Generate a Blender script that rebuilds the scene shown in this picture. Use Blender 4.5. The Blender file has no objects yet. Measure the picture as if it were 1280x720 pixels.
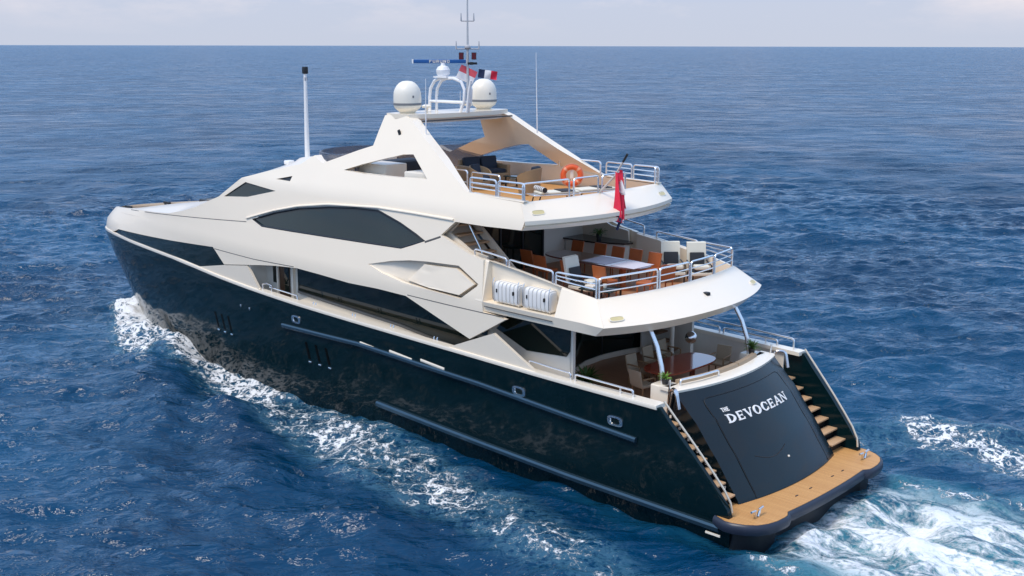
import bpy, bmesh, math, random
import numpy as np
from mathutils import Vector, Matrix
from mathutils.geometry import delaunay_2d_cdt
random.seed(5); rng = np.random.default_rng(7)
S = bpy.context.scene
col = S.collection
R = math.radians

# ------------------------------------------------------------------ camera
cd = bpy.data.cameras.new('camera'); cam = bpy.data.objects.new('camera', cd); col.objects.link(cam)
S.camera = cam
cd.sensor_width = 36; cd.lens = 36*1408/1280; cd.clip_start = .5; cd.clip_end = 60000
YAW = R(-46.2338); PITCH = math.atan(303/1408.05); ROLL = R(.12)
fw = Vector((math.cos(YAW)*math.cos(PITCH), math.sin(YAW)*math.cos(PITCH), -math.sin(PITCH)))
rt = Vector((math.sin(YAW), -math.cos(YAW), 0)); up = rt.cross(fw)
rt2 = rt*math.cos(ROLL)+up*math.sin(ROLL); up2 = up*math.cos(ROLL)-rt*math.sin(ROLL)
M = Matrix((rt2, up2, -fw)).transposed().to_4x4()
M.translation = Vector((-13.8345, 25.3347, 11.9251))
cam.matrix_world = M

# ------------------------------------------------------------------ light
SUN = Vector((.06, .50, .84)).normalized()
EL = math.asin(SUN.z); ROT = math.atan2(SUN.x, SUN.y)
sd = bpy.data.lights.new('sun', 'SUN'); sun = bpy.data.objects.new('sun', sd); col.objects.link(sun)
sd.energy = 2.3; sd.angle = R(20); sd.color = (1, .91, .80)
sun.rotation_euler = SUN.to_track_quat('Z', 'Y').to_euler()
sun.location = (0, 0, 60)

W = bpy.data.worlds.new('World'); S.world = W; W.use_nodes = True
nt = W.node_tree; nt.nodes.clear()
def N(t, **k):
    n = nt.nodes.new(t)
    for a, v in k.items(): setattr(n, a, v)
    return n
L = lambda a, b: nt.links.new(a, b)
sky = N('ShaderNodeTexSky', sky_type='NISHITA', sun_disc=False, sun_elevation=EL, sun_rotation=ROT,
        air_density=1.2, dust_density=2.5, ozone_density=1.0)
tc = N('ShaderNodeTexCoord')
mp = N('ShaderNodeMapping'); mp.inputs['Scale'].default_value = (1, 1, 3.4)
L(tc.outputs['Generated'], mp.inputs[0])
n1 = N('ShaderNodeTexNoise'); n1.inputs['Scale'].default_value = 5.5; n1.inputs['Detail'].default_value = 9; n1.inputs['Roughness'].default_value = .58
L(mp.outputs[0], n1.inputs['Vector'])
cr = N('ShaderNodeValToRGB'); cr.color_ramp.elements[0].position = .48; cr.color_ramp.elements[1].position = .74
L(n1.outputs['Fac'], cr.inputs[0])
# grey veil of high cloud with brighter cumulus in it; clouds start a little above the sea
sp = N('ShaderNodeSeparateXYZ'); L(tc.outputs['Generated'], sp.inputs[0])
mr = N('ShaderNodeMapRange'); mr.inputs[1].default_value = .008; mr.inputs[2].default_value = .05
L(sp.outputs[2], mr.inputs[0])
mu = N('ShaderNodeMath', operation='MULTIPLY'); L(cr.outputs[0], mu.inputs[0]); L(mr.outputs[0], mu.inputs[1])
veil = N('ShaderNodeMixRGB'); veil.inputs[0].default_value = .93
vr = N('ShaderNodeValToRGB'); e = vr.color_ramp.elements
e[0].color = (.49, .53, .635, 1); e[1].position = .8; e[1].color = (.36, .53, .90, 1)
for p_, c_ in ((.036, (.475, .525, .65, 1)), (.055, (.33, .455, .71, 1)), (.09, (.26, .475, .87, 1)), (.30, (.37, .675, 1.12, 1))): q_ = e.new(p_); q_.color = c_
sp0 = N('ShaderNodeSeparateXYZ'); L(tc.outputs['Generated'], sp0.inputs[0]); L(sp0.outputs[2], vr.inputs[0])
vm = N('ShaderNodeMixRGB', blend_type='MULTIPLY'); vm.inputs[0].default_value = 1; vm.inputs[2].default_value = (11, 11, 11, 1)
L(vr.outputs[0], vm.inputs[1]); L(vm.outputs[0], veil.inputs[2])
L(sky.outputs[0], veil.inputs[1])
cl = N('ShaderNodeMixRGB'); cl.inputs[2].default_value = (8.9, 7.9, 7.8, 1)
L(mu.outputs[0], cl.inputs[0]); L(veil.outputs[0], cl.inputs[1])
bg = N('ShaderNodeBackground'); bg.inputs[1].default_value = .10
wo = N('ShaderNodeOutputWorld'); L(cl.outputs[0], bg.inputs[0]); L(bg.outputs[0], wo.inputs[0])

S.view_settings.view_transform = 'Standard'; S.view_settings.look = 'None'
S.view_settings.exposure = 0.2; S.view_settings.gamma = 1; S.view_settings.use_curve_mapping = False
S.cycles.max_bounces = 8; S.cycles.glossy_bounces = 4; S.cycles.caustics_reflective = False; S.cycles.caustics_refractive = False

# ------------------------------------------------------------------ materials
def mat(name, c, rough=.4, metal=0., coat=0., var=.06, scale=3., bump=0., bscale=20., spec=.5):
    m = bpy.data.materials.new(name); m.use_nodes = True
    t = m.node_tree; b = t.nodes['Principled BSDF']
    tcn = t.nodes.new('ShaderNodeTexCoord')
    no = t.nodes.new('ShaderNodeTexNoise'); no.inputs['Scale'].default_value = scale; no.inputs['Detail'].default_value = 5
    t.links.new(tcn.outputs['Object'], no.inputs['Vector'])
    mx = t.nodes.new('ShaderNodeMixRGB')
    mx.inputs[1].default_value = (*[x*(1-var) for x in c], 1); mx.inputs[2].default_value = (*[min(1, x*(1+var)) for x in c], 1)
    t.links.new(no.outputs['Fac'], mx.inputs[0]); t.links.new(mx.outputs[0], b.inputs['Base Color'])
    b.inputs['Roughness'].default_value = rough; b.inputs['Metallic'].default_value = metal
    b.inputs['Coat Weight'].default_value = coat; b.inputs['Coat Roughness'].default_value = .06
    b.inputs['Specular IOR Level'].default_value = spec
    if bump:
        n2 = t.nodes.new('ShaderNodeTexNoise'); n2.inputs['Scale'].default_value = bscale; n2.inputs['Detail'].default_value = 4
        t.links.new(tcn.outputs['Object'], n2.inputs['Vector'])
        bp = t.nodes.new('ShaderNodeBump'); bp.inputs['Strength'].default_value = bump; bp.inputs['Distance'].default_value = .02
        t.links.new(n2.outputs['Fac'], bp.inputs['Height']); t.links.new(bp.outputs[0], b.inputs['Normal'])
    return m
def teak(name, c1, c2, seam, rough=.55, step=.07, axis='Y'):
    m = bpy.data.materials.new(name); m.use_nodes = True
    t = m.node_tree; b = t.nodes['Principled BSDF']
    tcn = t.nodes.new('ShaderNodeTexCoord'); sx = t.nodes.new('ShaderNodeSeparateXYZ')
    t.links.new(tcn.outputs['Object'], sx.inputs[0])
    d = t.nodes.new('ShaderNodeMath'); d.operation = 'DIVIDE'; d.inputs[1].default_value = step
    t.links.new(sx.outputs[axis], d.inputs[0])
    f = t.nodes.new('ShaderNodeMath'); f.operation = 'FRACT'; t.links.new(d.outputs[0], f.inputs[0])
    g = t.nodes.new('ShaderNodeMath'); g.operation = 'GREATER_THAN'; g.inputs[1].default_value = .88; t.links.new(f.outputs[0], g.inputs[0])
    fl = t.nodes.new('ShaderNodeMath'); fl.operation = 'FLOOR'; t.links.new(d.outputs[0], fl.inputs[0])
    wn = t.nodes.new('ShaderNodeTexWhiteNoise'); wn.noise_dimensions = '1D'; t.links.new(fl.outputs[0], wn.inputs['W'])
    no = t.nodes.new('ShaderNodeTexNoise'); no.inputs['Scale'].default_value = 4; no.inputs['Detail'].default_value = 6
    t.links.new(tcn.outputs['Object'], no.inputs['Vector'])
    ad = t.nodes.new('ShaderNodeMath'); ad.operation = 'ADD'; t.links.new(wn.outputs['Value'], ad.inputs[0]); t.links.new(no.outputs['Fac'], ad.inputs[1])
    hf = t.nodes.new('ShaderNodeMath'); hf.operation = 'MULTIPLY'; hf.inputs[1].default_value = .5; t.links.new(ad.outputs[0], hf.inputs[0])
    mx = t.nodes.new('ShaderNodeMixRGB'); mx.inputs[1].default_value = (*c1, 1); mx.inputs[2].default_value = (*c2, 1); t.links.new(hf.outputs[0], mx.inputs[0])
    m2 = t.nodes.new('ShaderNodeMixRGB'); m2.inputs[2].default_value = (*seam, 1); t.links.new(g.outputs[0], m2.inputs[0]); t.links.new(mx.outputs[0], m2.inputs[1])
    t.links.new(m2.outputs[0], b.inputs['Base Color']); b.inputs['Roughness'].default_value = rough
    return m
WHITE = mat('gelcoat white', (.89, .78, .62), .28, coat=.35, var=.025, scale=.7)
WHITE2 = mat('gelcoat panel', (.80, .71, .575), .32, coat=.25, var=.03, scale=.8)
CAP = mat('white cap rail', (.87, .79, .66), .3, coat=.3, var=.03)
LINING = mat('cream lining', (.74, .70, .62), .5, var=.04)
HULL = mat('dark green black hull paint', (.0022, .012, .015), .06, coat=.0, var=.15, scale=.6, spec=.25)
TRANS = mat('dark satin transom paint', (.0042, .0105, .0145), .21, coat=.1, var=.3, scale=1.1, spec=.35)
RUB = mat('navy bumper', (.02, .026, .045), .38, var=.1)
RAILB = mat('blue steel fender strip', (.05, .10, .14), .22, metal=.6, var=.1)
GLASS = mat('tinted glass', (.012, .028, .030), .04, var=.35, scale=.35, spec=.6, bump=.06, bscale=.9)
GLASSD = mat('dark glass', (.004, .012, .011), .05, var=.2, scale=.8, spec=.45)
FRAME = mat('black frame', (.012, .012, .014), .4)
STEEL = mat('polished steel', (.78, .77, .76), .17, metal=1., var=.05)
STEELW = mat('bright rail steel', (.86, .85, .84), .24, metal=.85, var=.04)
TEAK = teak('teak deck', (.52, .255, .08), (.66, .36, .125), (.24, .115, .045))
TEAKD = teak('teak deck brown', (.42, .20, .10), (.52, .26, .135), (.24, .11, .055), rough=.4)
TEAKG = teak('pale teak foredeck', (.45, .38, .33), (.52, .44, .38), (.25, .2, .17))
TREAD = mat('teak tread', (.56, .36, .20), .5, var=.12, scale=6)
GREYW = mat('white pole paint', (.80, .80, .80), .35)
DOMEM = mat('radome plastic', (.85, .79, .67), .4, var=.02)
SEAM = mat('shadow seam', (.10, .095, .09), .7)
WOODO = mat('orange brown leather', (.42, .115, .035), .42, var=.14, scale=5)
WOODT = mat('polished dark table top', (.15, .06, .05), .10, coat=.8, var=.2, scale=3)
MAHOG = mat('red mahogany table', (.27, .045, .022), .12, coat=.9, var=.25, scale=4)
SHEEN = mat('lilac white reflection', (.60, .58, .64), .7, var=.04, bump=.2)  # pale colour standing in for reflected light on the upper deck table
CREAM = mat('cream upholstery', (.72, .68, .56), .7, var=.05, bump=.2, bscale=40)
PADD = mat('charcoal pad', (.022, .025, .03), .75, var=.2, bump=.3, bscale=50)
NAVY = mat('navy cushion', (.012, .022, .04), .8, var=.25, bump=.3, bscale=30)
WICKER = mat('tan wicker', (.30, .21, .12), .65, var=.25, scale=40, bump=.6, bscale=70)
TANC = mat('tan canvas', (.36, .27, .18), .75, var=.12, bump=.3, bscale=50)
RAFTM = mat('raft canister', (.80, .78, .74), .4, var=.03)
BLACKM = mat('black plastic', (.012, .012, .013), .45)
ORANGE = mat('lifebuoy orange', (.80, .12, .03), .5, var=.08)
REDF = mat('red flag cloth', (.75, .022, .06), .75, var=.12, bump=.2)
WHITEF = mat('white flag cloth', (.78, .76, .76), .75, var=.04)
BLUEF = mat('navy flag cloth', (.012, .022, .07), .75)
PINKF = mat('coral flag cloth', (.72, .10, .12), .75)
RADARB = mat('blue radar bar', (.01, .085, .28), .35)
DKRED = mat('dark red lens', (.10, .006, .012), .3)
LEAF = mat('leaf green', (.07, .14, .03), .55, var=.4, scale=9)
POT = mat('dark pot', (.03, .03, .03), .5)
LAMPY = mat('amber deck light lens', (.62, .52, .26), .4, var=.1)
SLOT = mat('black slot', (.001, .001, .001), .5, spec=.1)
BOOT = mat('antifoul black', (.006, .008, .012), .5)
SMOKE = mat('smoked screen', (.10, .12, .17), .06, var=.1, spec=.6); SMOKE.node_tree.nodes['Principled BSDF'].inputs['Alpha'].default_value = .5

# ------------------------------------------------------------------ mesh builder
class MB:
    def __init__(s): s.v = []; s.f = []
    def add(s, vs, fs):
        o = len(s.v); s.v += [tuple(map(float, p)) for p in vs]; s.f += [tuple(i+o for i in f) for f in fs]; return s
    def grid(s, rows, cu=False, cv=False):
        n = len(rows); m = len(rows[0]); vs = [p for r in rows for p in r]; fs = []
        for i in range(n if cu else n-1):
            for j in range(m if cv else m-1):
                a = i*m+j; b = i*m+(j+1) % m; c = ((i+1) % n)*m+(j+1) % m; d = ((i+1) % n)*m+j
                fs.append((a, b, c, d))
        return s.add(vs, fs)
    def box(s, c, d, rz=0., ry=0., bev=.0):
        x, y, z = [q/2 for q in d]
        mx = Matrix.Rotation(rz, 3, 'Z') @ Matrix.Rotation(ry, 3, 'Y'); c = Vector(c)
        if bev <= 0:
            vs = [(a*x, b*y, e*z) for a in (-1, 1) for b in (-1, 1) for e in (-1, 1)]
            fs = [(0, 1, 3, 2), (4, 6, 7, 5), (0, 4, 5, 1), (2, 3, 7, 6), (0, 2, 6, 4), (1, 5, 7, 3)]
            return s.add([mx @ Vector(p)+c for p in vs], fs)
        bm = bmesh.new(); bmesh.ops.create_cube(bm, size=1)
        for v in bm.verts: v.co = Vector((v.co.x*2*x, v.co.y*2*y, v.co.z*2*z))
        bmesh.ops.bevel(bm, geom=bm.edges[:], offset=min(bev, .45*min(d)), segments=3, profile=.6, affect='EDGES')
        bm.verts.index_update()
        s.add([mx @ v.co+c for v in bm.verts], [tuple(v.index for v in f.verts) for f in bm.faces]); bm.free(); return s
    def tube(s, pts, r, n=8, closed=False):
        P = [Vector(p) for p in pts]; m = len(P); rr = r if isinstance(r, (list, tuple)) else [r]*m
        T = []
        for i in range(m):
            a = P[(i-1) % m] if (closed or i > 0) else P[i]; b = P[(i+1) % m] if (closed or i < m-1) else P[i]
            T.append((b-a).normalized())
        q = T[0].orthogonal().normalized(); rows = []
        for i in range(m):
            q = (q-T[i]*q.dot(T[i])).normalized(); w = T[i].cross(q)
            rows.append([P[i]+(q*math.cos(2*math.pi*k/n)+w*math.sin(2*math.pi*k/n))*rr[i] for k in range(n)])
        s.grid(rows, cu=closed, cv=True)
        if not closed:
            o = len(s.v); s.f.append(tuple(range(o-n, o))); s.f.append(tuple(range(o-n*m+n-1, o-n*m-1, -1)))
        return s
    def lathe(s, prof, c, n=32):
        rows = [[(c[0]+r*math.cos(2*math.pi*k/n), c[1]+r*math.sin(2*math.pi*k/n), c[2]+z) for k in range(n)] for r, z in prof]
        s.grid(rows, cv=True)
        o = len(s.v); s.f.append(tuple(range(o-n, o))); s.f.append(tuple(range(o-n*len(prof)+n-1, o-n*len(prof)-1, -1)))
        return s
    def prism(s, poly, z0, z1):
        n = len(poly)
        vs = [(p[0], p[1], z0) for p in poly]+[(p[0], p[1], z1) for p in poly]
        fs = [tuple(range(n-1, -1, -1)), tuple(range(n, 2*n))]+[(i, (i+1) % n, n+(i+1) % n, n+i) for i in range(n)]
        return s.add(vs, fs)
    def mirror(s):                                   # a copy of everything at -y
        o = len(s.v); s.v += [(x, -y, z) for x, y, z in s.v]; s.f += [tuple(i+o for i in reversed(f)) for f in s.f]; return s
    def mirrored(s):
        m = MB(); m.v = [(x, -y, z) for x, y, z in s.v]; m.f = [tuple(reversed(f)) for f in s.f]; return m
    def moved(s, fn):
        m = MB(); m.v = [fn(p) for p in s.v]; m.f = list(s.f); return m
    def build(s, name, m, parent=None, ang=32, fix=True):
        me = bpy.data.meshes.new(name); me.from_pydata(s.v, [], s.f); me.validate()
        if fix:
            bm = bmesh.new(); bm.from_mesh(me); bmesh.ops.recalc_face_normals(bm, faces=bm.faces[:]); bm.to_mesh(me); bm.free()
        me.shade_smooth(); me.set_sharp_from_angle(angle=R(ang))
        me.materials.append(m)
        o = bpy.data.objects.new(name, me); col.objects.link(o)
        if parent: o.parent = parent
        return o
def tag(o, label=None, cat=None, group=None, kind=None):
    for k, v in (('label', label), ('category', cat), ('group', group), ('kind', kind)):
        if v: o[k] = v
    return o
def empty(name, loc=(0, 0, 0), rz=0.):
    o = bpy.data.objects.new(name, None); o.empty_display_size = .3; col.objects.link(o); o.location = loc; o.rotation_euler = (0, 0, rz); return o
def kids(o): return [c for c in col.objects if c.parent == o]
def copy_tree(o, parent=None):
    c = o.copy(); col.objects.link(c)
    if parent: c.parent = parent
    for ch in kids(o): copy_tree(ch, c)
    return c
lerp = lambda a, b, t: a+(b-a)*t
def ip(t, xs, ys): return float(np.interp(t, xs, ys))

# ------------------------------------------------------------------ shape of the yacht's side
XE = 37.2
def smooth01(t): t = min(1, max(0, t)); return t*t*(3-2*t)
def stem(z): return ip(z, [-1.5, 0, 1.5, 2.6, 3.4, 4.0, 4.4, 4.8, 5.1], [31.6, 34.0, 35.5, 36.5, 37.05, 36.8, 36.2, 35.45, 34.9])
def xprime(x, z): return x+(XE-stem(z))*smooth01((x-17)/19.5)
def plan(xp):
    if xp >= XE: return 0.
    if xp <= 15: return ip(xp, [0, 2, 5, 10, 15], [.972, .985, 1, 1.01, 1.005])
    t = (XE-xp)/(XE-15); return 1.005*(1-(1-t)**2)**.62
def Y(x, z):
    w = ip(z, [-1.5, 0, .7, 3.2, 4.9, 7.3, 8, 10], [2.7, 3.28, 3.45, 3.66, 3.7, 3.32, 3.02, 2.1])
    return w*plan(xprime(x, z))
def u_of(x, z): return math.sqrt(max(0., XE-xprime(x, z)))
def x_of(u, z):
    xp = XE-u*u; x = xp
    for _ in range(60): x = .5*x+.5*(xp-(XE-stem(z))*smooth01((x-17)/19.5))
    return x
def sheer(x): return ip(x, [-1, 2, 6, 10, 14, 17, 20, 22, 24, 26, 28, 30, 32, 34, 36, 37.2], [3.16, 3.16, 3.21, 3.29, 3.35, 3.41, 3.5, 3.58, 3.68, 3.75, 3.76, 3.74, 3.72, 3.66, 3.54, 3.42])
def dens(poly, step):
    out = []
    for i in range(len(poly)):
        a = poly[i]; b = poly[(i+1) % len(poly)]
        n = max(1, int(math.hypot(b[0]-a[0], b[1]-a[1])/step))
        for k in range(n): out.append((lerp(a[0], b[0], k/n), lerp(a[1], b[1], k/n)))
    return out
def inside(p, poly):
    x, y = p; c = False; j = len(poly)-1
    for i in range(len(poly)):
        if (poly[i][1] > y) != (poly[j][1] > y) and x < (poly[j][0]-poly[i][0])*(y-poly[i][1])/(poly[j][1]-poly[i][1])+poly[i][0]: c = not c
        j = i
    return c
def skin(poly, holes=(), off=0., thick=.1, step=.22, du=.10, dz=.22, yfn=None):
    """panel of the yacht's port side bounded by poly in (x, z), curved to the side's shape, with thickness"""
    off_ = off if callable(off) else (lambda x, z: off); th_ = thick if callable(thick) else (lambda x, z: thick)
    yf = yfn or Y
    rings = [[(u_of(*p), p[1]) for p in dens(q, step)] for q in (poly, *holes)]
    vs = []; es = []
    for r in rings:
        o = len(vs); vs += r; es += [(o+i, o+(i+1) % len(r)) for i in range(len(r))]
    us = [p[0] for p in rings[0]]; zs = [p[1] for p in rings[0]]
    seg = [(vs[a], vs[b]) for a, b in es]
    SA = np.array([s[0] for s in seg]); SB = np.array([s[1] for s in seg])
    z = min(zs)+dz/2; k = 0
    while z < max(zs):
        u = min(us)+du/2+(du/2 if k % 2 else 0)
        while u < max(us):
            if inside((u, z), rings[0]) and not any(inside((u, z), h) for h in rings[1:]):
                P = np.array((u, z)); d = SB-SA; t = np.clip(((P-SA)*d).sum(1)/np.maximum((d*d).sum(1), 1e-12), 0, 1)
                dd = (SA+d*t[:, None]-P)*np.array([1/du, 1/dz])
                if (dd**2).sum(1).min() > .12: vs.append((u, z))
            u += du
        z += dz; k += 1
    V, E, F, *_ = delaunay_2d_cdt([Vector(p) for p in vs], es, [], 0, 1e-6)
    V = [tuple(p) for p in V]; keep = []
    for f in F:
        c = (sum(V[i][0] for i in f)/len(f), sum(V[i][1] for i in f)/len(f))
        if inside(c, rings[0]) and not any(inside(c, h) for h in rings[1:]): keep.append(tuple(f))
    X = [(x_of(u, z), z) for u, z in V]; n = len(V)
    outer = [(x, yf(x, z)+off_(x, z), z) for x, z in X]
    inner = [(x, max(0., yf(x, z)+off_(x, z)-th_(x, z)), z) for x, z in X]
    fs = list(keep)+[tuple(i+n for i in reversed(f)) for f in keep]
    cnt = {}
    for f in keep:
        for i in range(len(f)):
            a, b = f[i], f[(i+1) % len(f)]; cnt[(a, b)] = 1
    for (a, b) in list(cnt):
        if (b, a) not in cnt: fs.append((b, a, a+n, b+n))
    used = sorted({i for f in fs for i in f}); mp_ = {o: k for k, o in enumerate(used)}
    allv = outer+inner
    m = MB(); m.add([allv[i] for i in used], [tuple(mp_[i] for i in f) for f in fs]); return m
def sweep_strip(xz, hw, out0, out1, mid=None):
    """thin moulding along a line on the side: hw half height, from out0 to out1 beyond the skin"""
    rows = []
    pts = xz
    for i, (x, z) in enumerate(pts):
        a = pts[max(0, i-1)]; b = pts[min(len(pts)-1, i+1)]
        t = Vector((b[0]-a[0], b[1]-a[1])).normalized(); nx, nz = -t.y, t.x
        r = []
        for (s, o) in ((-1, out0), (-1, lerp(out0, out1, .7)), (-.5, out1), (.5, out1), (1, lerp(out0, out1, .7)), (1, out0)):
            px, pz = x+nx*hw*s, z+nz*hw*s
            r.append((px, Y(px, pz)+o, pz))
        rows.append(r)
    m = MB(); m.grid(rows, cv=True); o = len(m.v); m.f.append(tuple(range(o-6, o))); m.f.append(tuple(range(5, -1, -1))); return m
def line(pts, step=.3):
    out = []
    for a, b in zip(pts[:-1], pts[1:]):
        n = max(1, int(math.hypot(b[0]-a[0], b[1]-a[1])/step))
        out += [(lerp(a[0], b[0], k/n), lerp(a[1], b[1], k/n)) for k in range(n)]
    return out+[pts[-1]]

# ================================================================== SEA
def axis(a, b, d, far_lo, far_hi, g=1.035):
    mid = list(np.arange(a, b+d/2, d)); lo = []; hi = []
    s = d; x = a
    while x > far_lo: s *= g; x -= s; lo.append(x)
    s = d; x = b
    while x < far_hi: s *= g; x += s; hi.append(x)
    return np.array(lo[::-1]+mid+hi)
gx = axis(-16, 66, .15, -3000, 26000); gy = axis(-58, 20, .15, -26000, 3000)
GX, GY = np.meshgrid(gx, gy, indexing='ij')
DX = np.maximum(np.gradient(gx)[:, None], np.gradient(gy)[None, :])
Z = np.zeros_like(GX); HX = np.zeros_like(GX); HY = np.zeros_like(GX)
wdir = R(-40)
for i in range(140):
    lam = .62*(11/.62)**(rng.random()**1.3); th = wdir+rng.normal(0, .50); k = 2*math.pi/lam
    amp = .0080*lam**.50*(.6+.8*rng.random()); ph = rng.random()*6.283
    fade = np.clip((lam/DX-2.5)/2.5, 0, 1)
    if lam > 7: amp *= .7
    ar = k*(GX*math.cos(th)+GY*math.sin(th))+ph
    Z += amp*fade*np.cos(ar); HX -= .4*amp*fade*math.cos(th)*np.sin(ar); HY -= .4*amp*fade*math.sin(th)*np.sin(ar)
# the yacht's own waves: crests running out and aft from the bow on both sides
def ridge(ax, ay, ang, amp, width, length, sgn):
    ca, sa = math.cos(ang), math.sin(ang)
    yy = GY*sgn
    t = (GX-ax)*ca+(yy-ay)*sa; d = -(GX-ax)*sa+(yy-ay)*ca
    d = d+.35*np.sin(t*.55)+.2*np.sin(t*1.3+1)
    env = np.where(t > 0, (1-np.exp(-t/2))*np.exp(-np.maximum(t, 0)/length), 0)
    return amp*env*(np.exp(-(d/width)**2)-.75*np.exp(-((d-1.9*width)/(1.3*width))**2))
for sgn in (1, -1):
    Z += ridge(34.6, .2, R(180-20), .75, .85, 12, sgn)
    Z += ridge(27.0, 3.0, R(180-33), .38, 1.1, 16, sgn)
    Z += ridge(19.5, 4.2, R(180-36), .33, 1.2, 17, sgn)
    Z += ridge(12.0, 5.0, R(180-38), .30, 1.1, 17, sgn)
    Z += ridge(5.0, 5.0, R(180-35), .24, 1.0, 15, sgn)
# foam and churned water, in metres from the hull and the stern
AY = np.abs(GY)
foam = np.zeros_like(GX); churn = np.zeros_like(GX)
cy_ = np.interp(GX, [-12, -2, 2, 5, 8, 12, 17, 22, 26, 30, 34, 35], [8.6, 6.9, 6.3, 5.9, 5.6, 5.0, 4.1, 3.2, 2.5, 1.7, .5, .1])
wd_ = np.interp(GX, [-12, 0, 6, 12, 17, 22, 28, 34, 35], [1.6, 1.5, 1.6, 2.0, 2.0, 1.8, 1.8, 1.2, .6])
st_ = np.interp(GX, [-14, -6, 0, 4, 8, 12, 17, 22, 28, 33.5, 35.2, 36], [.22, .34, .38, .46, .52, .52, .52, .56, .66, .95, .95, 0])
foam = np.maximum(foam, st_*np.exp(-(((AY-cy_)/wd_)**2)**1.3))
# thin lace right along the hull forward
hl = np.interp(GX, [10, 17, 22, 26, 30, 33, 34], [3.4, 3.35, 3.1, 2.6, 1.8, .8, 0])
foam = np.maximum(foam, np.interp(GX, [12, 18, 26, 33, 35], [0, .45, .62, .8, 0])*np.exp(-((AY-hl-.35)/.5)**2))
# spilling side crests
foam = np.maximum(foam, .62*np.exp(-((GX-28.3+(AY-3.0)*1.35)/1.0)**2)*np.exp(-((AY-3.6)/1.7)**2))
def seg(x0, y0, x1, y1, w, s0, s1):
    dx, dy = x1-x0, y1-y0; L2 = dx*dx+dy*dy
    t = np.clip(((GX-x0)*dx+(AY-y0)*dy)/L2, 0, 1); d = np.hypot(GX-x0-t*dx, AY-y0-t*dy)
    return (s0+(s1-s0)*t)*np.exp(-(d/(w*(.6+.8*t)))**2)
foam = np.maximum(foam, seg(35.3, .7, 26.8, 4.5, .75, .95, .55))
foam = np.maximum(foam, seg(20.5, 5.2, 15.5, 8.5, .6, .30, .22))
# wake behind the swim platform
wk = np.clip((-.35-GX)/.7, 0, 1); hw = 3.1+.22*np.maximum(-GX, 0)
pr = np.exp(-((GY/hw)**2)**2)
churn = np.maximum(churn, wk*np.clip(1.25-np.abs(GY)/(hw*1.1), 0, 1))
foam = np.maximum(foam, wk*pr*.22)
foam = np.maximum(foam, wk*.5*np.exp(-((AY-hw*1.05)/.8)**2))
sw = np.clip((3.5-GX)/3, 0, 1)*np.exp(-((GY+8.3+.16*GX)/2.3)**2)
foam = np.maximum(foam, .52*sw)
churn = np.maximum(churn, .07*np.exp(-((AY-3.4)/.5)**2)*np.clip((8-GX)/6, 0, 1)*(GX > -1))
Z += wk*pr*(.10*np.sin(GX*1.9+GY*1.1+2*np.sin(GY*.8))+.09*np.sin(GX*1.1-GY*2.1+1.5*np.sin(GX*.7))+.06*np.sin(GX*3.7+GY*2.9)) + foam*.06
Z += foam*(.10+.12*np.clip((GX-24)/8, 0, 1))*np.sin(GX*5.1+3*np.sin(GY*2.3))*np.sin(GY*4.7+2*np.sin(GX*1.9))
# keep the water off the inside of the hull
inh = (GX > -1.0) & (GX < 33) & (AY < 2.5)
Z = np.where(inh, np.minimum(Z, .02), Z)
V = np.stack([GX+HX, GY+HY, Z], -1).reshape(-1, 3)
nx_, ny_ = GX.shape
I = np.arange(nx_*ny_).reshape(nx_, ny_)
F = np.stack([I[:-1, :-1], I[1:, :-1], I[1:, 1:], I[:-1, 1:]], -1).reshape(-1, 4)
me = bpy.data.meshes.new('sea')
me.vertices.add(len(V)); me.vertices.foreach_set('co', V.ravel().astype(np.float32))
me.loops.add(F.size); me.loops.foreach_set('vertex_index', F.ravel().astype(np.int32))
me.polygons.add(len(F)); me.polygons.foreach_set('loop_start', np.arange(0, F.size, 4, dtype=np.int32)); me.polygons.foreach_set('loop_total', np.full(len(F), 4, np.int32))
me.update(calc_edges=True); me.shade_smooth()
far = np.clip((DX-.2)/.5, 0, 1)
for nm, a in (('foam', foam), ('churn', churn), ('far', far)):
    at = me.attributes.new(nm, 'FLOAT', 'POINT'); at.data.foreach_set('value', a.ravel().astype(np.float32))
sea = bpy.data.objects.new('sea', me); col.objects.link(sea); tag(sea, 'deep blue open sea with white wash around the yacht', 'sea', kind='structure')
wm = bpy.data.materials.new('sea water'); wm.use_nodes = True; nt = wm.node_tree; b = nt.nodes['Principled BSDF']
geo = N('ShaderNodeNewGeometry')
def noise(scale, det=5, rough=.55, dist=0., vec=None, sc=None):
    n = N('ShaderNodeTexNoise'); n.inputs['Scale'].default_value = scale; n.inputs['Detail'].default_value = det; n.inputs['Roughness'].default_value = rough; n.inputs['Distortion'].default_value = dist
    if sc:
        m_ = N('ShaderNodeMapping', vector_type='TEXTURE'); m_.inputs['Rotation'].default_value = (0, 0, wdir); m_.inputs['Scale'].default_value = tuple(1/q for q in sc)
        L(geo.outputs['Position'], m_.inputs[0]); L(m_.outputs[0], n.inputs['Vector'])
    else: L(geo.outputs['Position'], n.inputs['Vector'])
    return n.outputs['Fac']
def math_(op, a, b_=None, c=None, clamp=False):
    n = N('ShaderNodeMath', operation=op); n.use_clamp = clamp
    for i, q in enumerate((a, b_, c)):
        if q is None: continue
        if isinstance(q, (int, float)): n.inputs[i].default_value = q
        else: L(q, n.inputs[i])
    return n.outputs[0]
def mrange(v, a, b_, c=0., d=1., smooth=True):
    n = N('ShaderNodeMapRange'); n.interpolation_type = 'SMOOTHSTEP' if smooth else 'LINEAR'
    L(v, n.inputs[0]); n.inputs[1].default_value = a; n.inputs[2].default_value = b_; n.inputs[3].default_value = c; n.inputs[4].default_value = d
    return n.outputs[0]
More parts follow.
